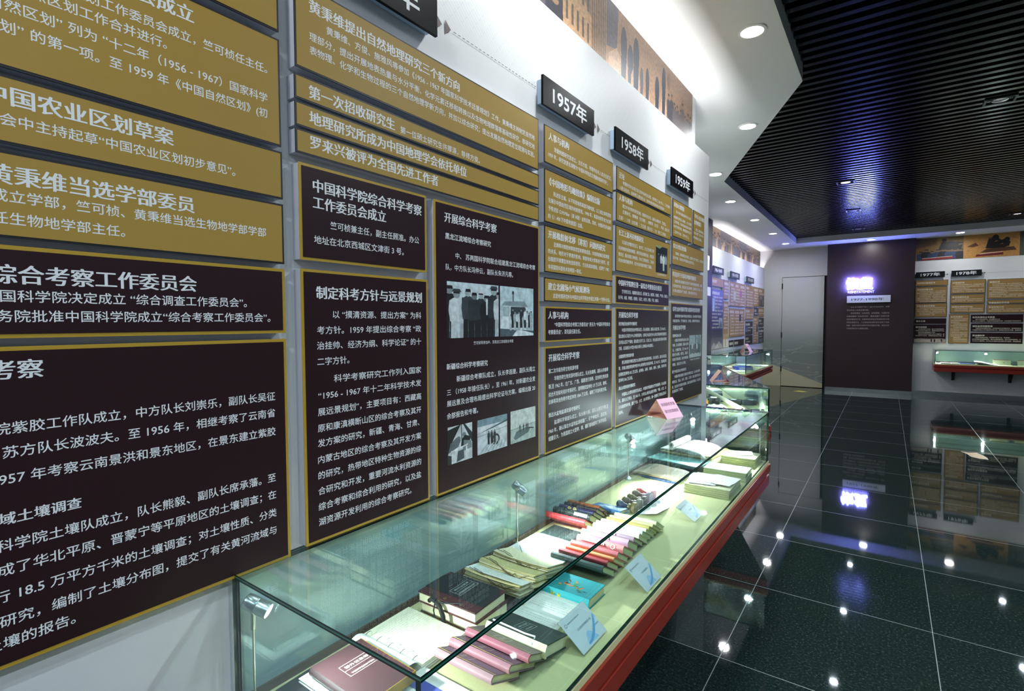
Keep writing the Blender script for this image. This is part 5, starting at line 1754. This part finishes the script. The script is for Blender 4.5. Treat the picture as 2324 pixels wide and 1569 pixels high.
def label_stand(x, y0, w, label, rows, hz=.060, run=.072):
    """acrylic tent with a printed card sloping down towards the aisle"""
    t = thing('label_stand', label, 'label', M=Matrix.Translation((x, y0, DK)), group='acrylic label stands in the long case')
    ln = math.hypot(run, hz - .004)
    ang = math.atan2(hz - .004, run)
    # card frame: u along +y, v up the slope, n out
    ex, ez = -math.cos(ang), math.sin(ang)
    M = Matrix(((0, ex, math.sin(ang), run), (1, 0, 0, 0), (0, ez, math.cos(ang), .004), (0, 0, 0, 1)))
    MB().box(-.002, w + .002, -.004, ln + .001, -.0022, 0, 0, M).build('acrylic_plate', CLEAR, t)
    lg = MB()
    lg.add([(-.001, 0, hz), (-.001, w, hz), (-.020, w, 0), (-.020, 0, 0), (.001, 0, hz), (.001, w, hz), (-.018, w, 0), (-.018, 0, 0)], [(0, 1, 2, 3), (7, 6, 5, 4), (0, 4, 5, 1), (1, 5, 6, 2), (2, 6, 7, 3), (3, 7, 4, 0)])
    lg.build('acrylic_leg', CLEAR, t)
    MB().box(0, w, 0, ln, .0002, .0010, 0, M).build('card', CARD, t)
    pr = MB()
    n = .0013
    top = [(w * (.40 + .6 * i / 14), ln * (.30 + .10 * math.sin(i / 14 * 5.2))) for i in range(15)]
    for i in range(14):
        a = i / 14
        f0 = .02 + .30 * math.sin(min(1, a * 1.6) * math.pi) if a < .6 else .10
        x0_, x1_ = w * (.34 + .62 * a), w * (.34 + .62 * (a + 1 / 14))
        y_a = ln * (.06 + .48 * a ** 2.2)
        y_b = ln * (.06 + .48 * (a + 1 / 14) ** 2.2)
        wd = ln * (.05 + .05 * math.sin(a * 3.1))
        pr.poly([tuple(M @ Vector((x0_, y_a, n))), tuple(M @ Vector((x1_, y_b, n))), tuple(M @ Vector((x1_, y_b + wd, n))), tuple(M @ Vector((x0_, y_a + wd, n)))], 0)
    hump = [(w * (.30 + .42 * i / 12), ln * (.05 + .30 * math.sin(i / 12 * math.pi))) for i in range(13)]
    pr.poly([tuple(M @ Vector((a, b, n - .00012))) for a, b in hump], 1)
    tip = [(w * .80, ln * .30), (w * .995, ln * .62), (w * .995, ln * .50), (w * .93, ln * .42)]
    pr.poly([tuple(M @ Vector((a, b, n - .00006))) for a, b in tip], 1)
    pr.build('wave_print', [WAVE1, WAVE2], t)
    tx = MB()
    for s, u0, u1, v, p in rows:
        letter(tx, s, u0 * w, u1 * w, v * ln, p, n + .0001, (0,), .02, 0, M)
    k = [M @ Vector((w * .10 + .0035 * math.cos(a), ln * .80 + .0045 * math.sin(a), n)) for a in [2 * math.pi * i / 14 for i in range(15)]]
    tx.path([tuple(p) for p in k], .0004, 4)
    tx.build('card_lettering', mat('slate_ink', '#4a5a66', .5), t)
    return t


label_stand(-.655, 1.105, .128, 'label card in acrylic with blue waves beside the open handwritten notebook', [('中国科学院综合考察委员会', .16, .62, .79, .004), ('江口县科学考察笔记一批', .30, .84, .50, .0065), ('孙鸿烈捐', .80, .96, .30, .004)])
label_stand(-.640, 1.480, .122, 'label card in acrylic with blue waves beside the lilac books', [('中国科学院综合考察委员会', .16, .62, .79, .004), ('科学考察笔记', .40, .78, .48, .0065)])
label_stand(-.695, 2.125, .122, 'label card in acrylic with blue waves beside the stamped white sheet', [('中国科学院综合考察委员会', .16, .62, .79, .004), ('各种印章', .42, .70, .48, .0065)], .048, .078)

WOODB = mat('stamp_blue_lacquer', '#24345e', .25)
for i, (y_, c1, c2, k, lb) in enumerate(((2.098, '#24345e', '#8a7c42', 1.0, 'blue handled stamp with a brass collar, nearest of the lying stamps'), (2.155, '#5a4630', '#8f8a80', 1.0, 'dark brown handled stamp with a grey collar'),
                                         (2.212, '#6e6238', '#6a665c', .92, 'olive handled stamp in the middle of the lying stamps'), (2.268, '#7a6a5e', '#a58fa6', 1.0, 'stamp with a broad lilac disc'), (2.315, '#c43a44', '#d0668a', .9, 'pink and red stamp, farthest of the lying stamps'))):
    r_ = .0255 * k
    M = Matrix.Translation((-.933, y_, DK + r_ * .88)) @ Matrix.Rotation(math.radians(-3), 4, 'Z') @ Matrix.Rotation(math.radians(93), 4, 'Y')
    t = thing('rubber_stamp', lb, 'stamp', M=M, group='rubber stamps lying on their sides')
    MB().lathe([(.001, -.012), (.010, -.011), (.0165, -.004), (.018, .004), (.0155, .014), (.010, .024), (.0085, .032), (.010, .040)], 22).build('handle', mat('stamp_handle_' + c1[1:], c1, .28), t, smooth=True)
    MB().lathe([(.010, .040), (.014, .043), (.0125, .050), (.015, .056), (r_ * .86, .060), (r_ * .95, .066)], 22).build('collar', mat('stamp_collar_' + c2[1:], c2, .3, metal=.5 if i < 3 else 0), t, smooth=True)
    dsc = MB().lathe([(r_ * .95, .066), (r_, .067), (r_, .078), (r_ * .97, .0785)], 26)
    dsc.build('stamp_face', mat('stamp_disc_' + c2[1:], c2, .45), t, smooth=True)
    ch = MB()
    for q_ in range(5):
        xx = -r_ * .6 + q_ * r_ * .3
        hh = math.sqrt(max(0, (r_ * .85) ** 2 - xx * xx))
        ch.box(xx - .0012, xx + .0012, -hh, hh, .0785, .0795)
    ch.build('stamp_relief', mat('rubber_dark', '#3a3438', .6) if i < 3 else mat('rubber_pale', '#d8c8d8', .6), t)

t = thing('paper_sheet', 'white sheet with round stamp impressions, its near corner curling up', 'paper', M=Matrix.Translation((-.838, 2.212, DK)))
secs = []
for i in range(9):
    yy = -.128 + .256 * i / 8
    row = []
    for j in range(9):
        xx = -.078 + .156 * j / 8
        c_ = max(0, (j / 8 - .5)) * max(0, .6 - i / 8) * .06
        row.append((xx + (.02 if i == 0 and j < 4 else 0), yy, .0012 + c_ + .001 * math.sin(i * .8)))
    secs.append(row)
pm = MB().strip(secs)
pm.strip([[(a, b, c - .0007) for a, b, c in s_] for s_ in secs])
pm.build('sheet', mat('sheet_white', '#f4f4f0', .7), t, smooth=True)
st = MB()
for k, (a, b) in enumerate(((.004, -.075), (.010, -.030), (.014, .020), (.018, .070))):
    st.lathe([(.0155, 0), (.0185, 0)], 22, 0, Matrix.Translation((a, b, .0052 if k == 0 else .0036)), cap=False)
    st.lathe([(.0005, 0), (.010, 0)], 16, 0, Matrix.Translation((a, b, .0054 if k == 0 else .0038)), cap=False)
st.build('stamp_print', mat('faint_stamp_ink', '#c9ccc9', .7), t)

# folded map in clear plastic, loose documents
t = thing('folded_map', 'worn beige folded map with printed characters, in a clear sleeve', 'map', M=Matrix.Translation((-.975, 2.60, DK)) @ Matrix.Rotation(math.radians(-8), 4, 'Z'))
secs = []
for i in range(11):
    a = i / 10
    zz = .012 + .016 * math.sin(a * 3.0) + .004 * math.sin(a * 9)
    secs.append([(-.135 + .27 * a, 0, zz), (-.135 + .27 * a, .215 - .03 * a, zz), (-.135 + .27 * a, .215 - .03 * a, zz - .011), (-.135 + .27 * a, 0, zz - .011)])
MB().strip(secs, 0, close=True).build('map_paper', mat('map_beige', '#a8977e', .7, vary=.15, vscale=40), t)
MB().box(-.06, .134, -.0035, .006, .001, .010).build('blue_edge', mat('map_blue', '#3a5a96', .6), t)
mb = MB()
Mx = Matrix(((0, -1, 0, -.08), (1, 0, 0, .03), (0, 0, 1, .0285), (0, 0, 0, 1)))
letter(mb, '地图', .02, .10, .0, .034, .0006, (-.02, .02), .01, 0, Mx)
letter(mb, '综合考察', .02, .13, -.035, .02, .0010, (0,), .01, 0, Mx)
mb.build('map_lettering', mat('map_ink', '#5f6a5a', .7), t)
t = thing('flat_box', 'flat box with a pale teal lid and black side', 'box', M=Matrix.Translation((-.955, 2.84, DK)) @ Matrix.Rotation(math.radians(-10), 4, 'Z'))
MB().box(-.150, .150, 0, .19, 0, .036).build('box_body', mat('black_box', '#12181a', .3), t, bevel=.002)
MB().box(-.152, .152, -.002, .192, .0363, .041).build('lid', mat('teal_lid', '#86c4bf', .35), t, bevel=.001)
for k in range(4):
    t = thing('booklet', ['lowest white booklet of the stack at the front glass', 'second white booklet from the bottom of the stack at the front glass', 'third white booklet from the bottom of the stack at the front glass', 'topmost white booklet of the stack at the front glass'][k],
              'booklet', M=Matrix.Translation((-.668 + .002 * (k % 2), 2.805 - .002 * k, DK + .0003 + k * .0123)) @ Matrix.Rotation(.01 * (k - 1.5), 4, 'Z'), group='stack of white booklets')
    MB().box(-.105, .105, 0, .135, .0105, .012).build('cover', PAGEW, t)
    MB().box(-.104, .104, .001, .134, 0, .0103).build('pages', mat('page_greenish', '#c5cfa0', .8, vary=.1, vscale=150), t)
PGR = mat('page_greenish', '#c5cfa0', .8, vary=.1, vscale=150)
t = thing('paper_stack', 'thick stack of loose leaves with letters strewn on top, near the stamped sheet', 'papers', M=Matrix.Translation((-.672, 2.485, DK)))
sheets(t, .205, .225, .045, 10, 201, [PGR, mat('page_pale', '#efe8c0', .8, vary=.1, vscale=150)], 'sheets', .002, 0)
for k, (a, b, r_, w_, h_, z) in enumerate(((-.03, .02, .15, .13, .17, .0475), (.035, .04, -.12, .12, .16, .0495))):
    t = thing('letter_sheet', ['creased letter lying on the thick stack of leaves, wall side', 'letter with typed lines lying on the thick stack of leaves, aisle side'][k], 'paper', M=Matrix.Translation((-.672 + a, 2.485 + b, DK + z)) @ Matrix.Rotation(r_, 4, 'Z'))
    secs = [[(-w_ / 2, h_ * i / 6, .0015 + .004 * abs(math.sin(i * 1.2 + k))), (w_ / 2, h_ * i / 6, .001 + .006 * abs(math.sin(i * .8 + k)))] for i in range(7)]
    MB().strip(secs).strip([[(p[0], p[1], p[2] - .0006) for p in s_] for s_ in secs]).build('sheet', PAGEW, t, smooth=True)
    scribble(t, lambda u, v: (u, v, .0062), -w_ / 2 + .01, w_ / 2 - .02, .05, h_ - .02, 7, 210 + k, hgt=.3)
t = thing('open_volume', 'huge open volume with curling white pages at the far end of the long case', 'book', M=Matrix.Translation((-.925, 2.985, DK)) @ Matrix.Rotation(math.radians(-6), 4, 'Z'))
sheets(t, .30, .27, .062, 12, 220, [OLD3, OLD1, OLD3], 'page_block', .005, .004)
secs = []
for i in range(17):
    a = i / 16
    zz = .072 + .018 * math.sin(min(1, a * 1.15) * math.pi) if a > .3 else .072 + .02 * a
    if a > .8:
        zz -= (a - .8) * .18
    secs.append([(-.150 + .30 * a, -.004, zz), (-.150 + .30 * a, .262, zz), (-.150 + .30 * a, .262, zz - .006), (-.150 + .30 * a, -.004, zz - .006)])
MB().strip(secs, 0, close=True).build('open_page', PAGEW, t, smooth=True)
mb = MB()
mb.lathe([(.008, 0), (.017, 0), (.019, .24), (.009, .24), (.008, 0)], 18, 0, Matrix.Translation((-.085, .0, .098)) @ Matrix.Rotation(-math.pi / 2, 4, 'X'), cap=False)
mb.build('curled_page', PAGEW, t, smooth=True)
t = thing('paper_stack', 'stack of greenish leaves topped by a folded white slip, far front corner', 'papers', M=Matrix.Translation((-.685, 3.120, DK)))
sheets(t, .205, .170, .048, 11, 230, [PGR, mat('page_pale', '#efe8c0', .8, vary=.1, vscale=150), PGR], 'sheets', .004, .001)
t = thing('paper_slip', 'folded white slip standing like a roof on the far stack of leaves', 'paper', M=Matrix.Translation((-.665, 3.20, DK + .0515)) @ Matrix.Rotation(.5, 4, 'Z'))
sl_ = [[(-.055, -.025, .0), (-.055, .004, .016), (-.055, .035, .001)], [(.055, -.025, .0), (.055, .004, .016), (.055, .035, .001)]]
MB().strip(sl_).strip([[(p[0], p[1], p[2] + .0007) for p in s_] for s_ in sl_]).build('slip', PAGEW, t)

# ------------------------------------------------------------------ pink folded notices standing on the case tops
PINK, SALM = mat('pink_card', '#f0bfd4', .6), mat('salmon_card', '#e8b7a4', .6)


def tent(x, y_, z, dirv, w, h, ln, label, rows):
    dv = Vector(dirv).normalized()
    ang = math.atan2(dv.y, dv.x) - math.pi / 2
    t = thing('tent_card', label, 'notice', M=Matrix.Translation((x, y_, z + .0003)) @ Matrix.Rotation(ang, 4, 'Z'), group='pink notices on the glass cases')
    k = .0012
    def tri(s):
        return [(-w / 2 + s * 1.8, s), (w / 2 - s * 1.8, s), (0, h - s * 2.2)]
    o_, i_ = tri(0), tri(k)
    def slab(a, b, nm, m):
        mb = MB()
        v = []
        for yy in (0, ln):
            v += [(*[o_[a][0]], yy, o_[a][1]), (o_[b][0], yy, o_[b][1]), (i_[b][0], yy, i_[b][1]), (i_[a][0], yy, i_[a][1])]
        mb.add(v, [(3, 2, 1, 0), (4, 5, 6, 7), (0, 1, 5, 4), (1, 2, 6, 5), (2, 3, 7, 6), (3, 0, 4, 7)])
        mb.build(nm, m, t)
    slab(0, 1, 'base', SALM)
    slab(1, 2, 'printed_face', PINK)
    slab(2, 0, 'back_face', SALM)
    sl_ = math.hypot(w / 2, h)
    ca, sa = (w / 2) / sl_, h / sl_
    M = Matrix(((0, -ca, sa, w / 2), (1, 0, 0, 0), (0, sa, ca, 0), (0, 0, 0, 1)))
    mb = MB()
    for s, u0, u1, v, p in rows:
        letter(mb, s, u0 * ln, u1 * ln, v * sl_, p, .0005, (0,), .015, 0, M)
    mb.build('card_lettering', mat('wine_ink', '#7a4a62', .6), t)


tent(-1.024, 2.783, 1.0, (.30, .954), 0.145, .100, .145, 'pink folded notice on top of the long case', [('玻璃展柜贵重', .10, .92, .62, .022), ('请勿依靠触摸', .10, .92, .28, .022)])
tent(-1.175, 4.78, .996, (-.39, .92), .15, .10, .16, 'pink folded notice on the slanted case, half hidden by the long wall', [('玻璃展柜贵重', .10, .92, .62, .022), ('请勿依靠触摸', .10, .92, .28, .022)])
tent(-2.02, 9.80, 1.0, (.1, 1), .17, .14, .16, 'pink folded notice on the case with the blue folders', [('玻璃展柜贵重', .10, .92, .62, .022)])

# ------------------------------------------------------------------ things in the slanted case
ax = Vector((-.393, .92, 0))


def sl_pt(s, o, z=0.0):      # s metres along the wall from its near end, o metres out from it
    p = Vector((-1.13, 4.15, DK + z)) + ax * s + Vector((.92, .393, 0)) * o
    return p


SA = math.atan2(.92, -.393) - math.pi / 2
t = thing('map_roll', 'long cream roll lying slantwise across the slanted case', 'roll', loc=sl_pt(1.05, .28, .030))
d0, d1 = sl_pt(2.3, .12, .12) - t.location, sl_pt(.78, .42, .021) - t.location
dv = d1 - d0
MB().lathe([(.012, 0), (.019, 0), (.022, dv.length), (.014, dv.length), (.012, 0)], 18, 0, Matrix.Translation(d0) @ dv.to_track_quat('Z', 'Y').to_matrix().to_4x4(), cap=False).build('rolled_paper', mat('page_cream', '#e6dfc4', .8), t, smooth=True)
t = thing('camera', 'old black camera in the slanted case, next to an orange box', 'camera', M=Matrix.Translation(sl_pt(1.20, .24)) @ Matrix.Rotation(.5, 4, 'Z'))
MB().box(-.055, .055, 0, .035, .0, .060).build('body', mat('black_leatherette', '#121214', .5, bump=.3, bscale=700), t, bevel=.006)
MB().lathe([(.026, 0), (.026, .018), (.022, .020), (.022, .032), (.017, .033)], 22, 0, Matrix.Translation((.012, 0, .03)) @ Matrix.Rotation(math.pi / 2, 4, 'X')).build('lens', mat('black_metal', '#1a1a1c', .25, metal=.5), t, smooth=True)
MB().box(-.03, .03, .006, .03, .0602, .078).build('viewfinder', CHROME, t, bevel=.003)
t = thing('orange_box', 'small orange box beside the black camera', 'box', M=Matrix.Translation(sl_pt(1.13, .15)) @ Matrix.Rotation(.2, 4, 'Z'))
MB().box(-.025, .025, 0, .04, 0, .036).build('box_body', mat('orange_board', '#d88a1e', .5), t, bevel=.002)
MB().box(-.0255, .0255, -.0005, .0405, .0363, .042).build('lid', mat('orange_lid', '#e29a30', .5), t, bevel=.001)
t = thing('binoculars', 'pair of black binoculars lying on a pale map in the slanted case', 'binoculars', M=Matrix.Translation(sl_pt(.98, .10, .026)) @ Matrix.Rotation(.8, 4, 'Z'))
for s in (-1, 1):
    MB().lathe([(.012, -.05), (.014, -.04), (.014, 0), (.023, .02), (.024, .05)], 18, 0, Matrix.Translation((s * .028, 0, 0)) @ Matrix.Rotation(-math.pi / 2, 4, 'X')).build('barrel', mat('black_metal', '#1a1a1c', .25, metal=.5), t, smooth=True)
MB().box(-.028, .028, -.02, .0, -.008, .010).build('bridge', mat('black_metal', '#1a1a1c', .25, metal=.5), t)
MAPS = [('#cfd6d8', 1.0, .22, .0, .20, .14, 'pale folded map under the instruments, wall side'), ('#8fa5ae', 1.45, .36, .5, .16, .12, 'grey blue folded map behind the camera'), ('#dcd8ea', 1.68, .20, .9, .20, .13, 'lilac white papers towards the back of the slanted case'),
        ('#c9d2b4', .80, .34, -.2, .18, .12, 'greenish folded map near the front corner of the slanted case'), ('#e3e1f0', 1.52, .12, .2, .14, .10, 'white folded paper by the wall in the slanted case')]
for k, (c1, s, o, r_, w_, h_, lb) in enumerate(MAPS):
    t = thing('folded_map', lb, 'map', M=Matrix.Translation(sl_pt(s, o, .0004)) @ Matrix.Rotation(SA + r_, 4, 'Z'), group='folded maps in the slanted case')
    secs = []
    for i in range(7):
        zz = .010 + .016 * (i % 2) * (1 if k != 3 else .4)
        secs.append([(-w_ / 2 + w_ * i / 6, -h_ / 2, zz), (-w_ / 2 + w_ * i / 6, h_ / 2, zz), (-w_ / 2 + w_ * i / 6, h_ / 2, zz - .009), (-w_ / 2 + w_ * i / 6, -h_ / 2, zz - .009)])
    MB().strip(secs, 0, close=True).build('map_paper', mat('map_' + c1[1:], c1, .7), t)
for k in range(2):
    t = thing('book', ['grey backed book at the bottom of a pair in the slanted case', 'white backed book on top of a pair in the slanted case'][k], 'book', M=Matrix.Translation(sl_pt(1.62, .32, .021 + .031 * k)) @ Matrix.Rotation(SA + .4 + .1 * k, 4, 'Z'), group='pair of books in the slanted case')
    MB().box(-.08, .08, 0, .11, .0, .003).box(-.08, .08, 0, .11, .027, .030).box(-.08, .08, -.003, .001, 0, .030).build('cover', cloth('#50646e' if k == 0 else '#e2e6ea'), t)
    MB().box(-.078, .078, .0012, .107, .0032, .0268).build('page_block', PAGE, t)
t = thing('field_meter', 'black field instrument with a white dial at the front of the slanted case', 'instrument', M=Matrix.Translation(sl_pt(1.22, .44)) @ Matrix.Rotation(SA - .3, 4, 'Z'))
MB().box(-.06, .06, -.035, .035, 0, .05).build('body', mat('black_bakelite', '#141416', .25), t, bevel=.006)
MB().lathe([(.0005, .0505), (.024, .0505), (.026, .053), (.028, .050)], 22, 0, Matrix.Translation((-.015, 0, 0)), cap=False).build('dial', mat('dial_white', '#e8ecec', .3), t)
MB().box(-.015, .04, .036, .06, 0, .02).build('handle', mat('meter_violet', '#a8a4c4', .4), t, bevel=.004)
t = thing('cable_coil', 'tangle of black wire at the foot of the front lamp in the slanted case', 'cable', M=Matrix.Translation(sl_pt(.84, .465, .004)))
q = random.Random(4)
MB().path([(.045 * math.cos(a * 2.1) * (1 + .3 * math.sin(a)), .028 * math.sin(a * 2.1 + .3 * a), .004 + .010 * abs(math.sin(a * .7))) for a in [i * .16 for i in range(110)]], .0026, 5).build('wire', mat('black_wire', '#1a1a18', .4), t, smooth=True)

# ------------------------------------------------------------------ things in the case with the blue folders
for k, (x, y_, z, w_, h_, r_, c1, lb) in enumerate(((-1.98, 9.50, 0, .24, .32, .5, '#1f3fb0', 'lower bright blue folder in the recessed case'), (-2.00, 9.56, .0255, .24, .31, .55, '#2348bc', 'middle bright blue folder in the recessed case'), (-2.05, 9.95, .0, .24, .34, .2, '#131a3a', 'dark navy folder behind the blue ones'),
                                                    (-2.22, 9.72, 0, .14, .2, -.2, '#d0632a', 'orange red folder by the wall in the recessed case'))):
    t = thing('folder', lb, 'folder', M=Matrix.Translation((x, y_, DK + z)) @ Matrix.Rotation(r_, 4, 'Z'), group='folders in the recessed case')
    MB().box(-w_ / 2, w_ / 2, -h_ / 2, h_ / 2, 0, .003).box(-w_ / 2, w_ / 2, -h_ / 2, h_ / 2, .021, .024).box(-w_ / 2 - .002, -w_ / 2 + .002, -h_ / 2, h_ / 2, 0, .024).build('cover', mat('folder_' + c1[1:], c1, .35), t)
    MB().box(-w_ / 2 + .003, w_ / 2 - .004, -h_ / 2 + .004, h_ / 2 - .004, .0032, .0208).build('papers', PAGEW, t)
for k, (x, y_, w_, h_, r_, c1, lb) in enumerate(((-1.98, 9.10, .22, .30, .2, '#efeae0', 'white report in front of the blue folders'), (-2.20, 9.25, .2, .26, -.3, '#e6c07a', 'tan report by the wall in front of the blue folders'), (-1.90, 10.45, .2, .28, .1, '#dfe6e8', 'pale report at the far end of the recessed case'), (-2.2, 10.5, .2, .3, 0, '#e8eef0', 'white album at the far end of the recessed case'))):
    t = thing('report', lb, 'papers', M=Matrix.Translation((x, y_, DK)) @ Matrix.Rotation(r_, 4, 'Z'), group='reports in the recessed case')
    MB().box(-w_ / 2, w_ / 2, -h_ / 2, h_ / 2, .012, .014).build('cover', mat('report_' + c1[1:], c1, .6), t)
    MB().box(-w_ / 2 + .002, w_ / 2 - .002, -h_ / 2 + .002, h_ / 2 - .002, 0, .0118).build('pages', PAGEW, t)

# ------------------------------------------------------------------ things in the back wall case
ZD = .690
for x0, x1, y0, y1, c1, lb in ((.87, 1.02, 13.26, 13.48, '#c89aa0', 'pink document lying near the corner of the back wall case'), (1.03, 1.15, 13.28, 13.5, '#efeade', 'cream document next to the pink one in the back wall case'), (1.16, 1.38, 13.27, 13.5, '#4a5aa8', 'blue booklet in the back wall case')):
    t = thing('document', lb, 'papers', M=Matrix.Translation(((x0 + x1) / 2, (y0 + y1) / 2, ZD)))
    MB().box(-(x1 - x0) / 2, (x1 - x0) / 2, -(y1 - y0) / 2, (y1 - y0) / 2, .016, .018).build('cover', mat('doc_' + c1[1:], c1, .5), t)
    MB().box(-(x1 - x0) / 2 + .002, (x1 - x0) / 2 - .002, -(y1 - y0) / 2 + .002, (y1 - y0) / 2 - .002, 0, .0158).build('pages', PAGEW, t)
t = thing('open_book', 'open white book propped on a dark wedge in the back wall case', 'book', M=Matrix.Translation((1.55, 13.38, ZD)))
MB().add([(-.12, -.08, 0), (.06, -.08, 0), (.06, .10, 0), (-.12, .10, 0), (-.12, -.08, .035), (-.12, .10, .05)], [(3, 2, 1, 0), (0, 1, 4), (2, 3, 5), (1, 2, 5, 4), (3, 0, 4, 5)]).build('wedge', mat('black_wedge', '#151515', .5), t)
secs = [[(-.17 + .32 * i / 8, -.10, .058 - .05 * i / 8 + .006 * math.sin(i * .8)), (-.17 + .32 * i / 8, .12, .066 - .05 * i / 8 + .006 * math.sin(i * .8)), (-.17 + .32 * i / 8, .12, .054 - .05 * i / 8), (-.17 + .32 * i / 8, -.10, .046 - .05 * i / 8)] for i in range(9)]
MB().strip(secs, 0, close=True).build('pages', PAGEW, t, smooth=True)
for x, lb in ((1.78, 'certificate with a red heading strip leaning in the back wall case'), (2.12, 'second certificate with a red heading strip, cut by the edge of the view')):
    t = thing('certificate', lb, 'certificate', M=Matrix.Translation((x, 13.44, ZD)) @ Matrix.Rotation(math.radians(-38), 4, 'X'), group='certificates in the back wall case')
    MB().box(-.125, .125, 0, .005, 0, .125).build('sheet', mat('certificate_paper', '#d3d6a4', .6), t)
    MB().box(-.118, .118, -.0006, 0, .112, .122).build('heading_strip', mat('certificate_red', '#b03a30', .5), t)
    mb = MB()
    mb.lathe([(.0005, 0), (.008, 0)], 14, 0, Matrix.Translation((.03, -.0005, .06)) @ Matrix.Rotation(math.pi / 2, 4, 'X'), cap=False)
    mb.build('seal', mat('seal_dark', '#7a5a3a', .6), t)
t = thing('card_holder', 'small grey card holder between the two certificates', 'holder', M=Matrix.Translation((1.95, 13.40, ZD)) @ Matrix.Rotation(math.radians(-15), 4, 'X'))
MB().box(-.035, .035, 0, .006, 0, .085).build('plate', mat('holder_grey', '#6a7674', .4), t, bevel=.002)
MB().box(-.04, .04, -.03, .03, 0, .004).build('foot', mat('holder_grey', '#6a7674', .4), t)
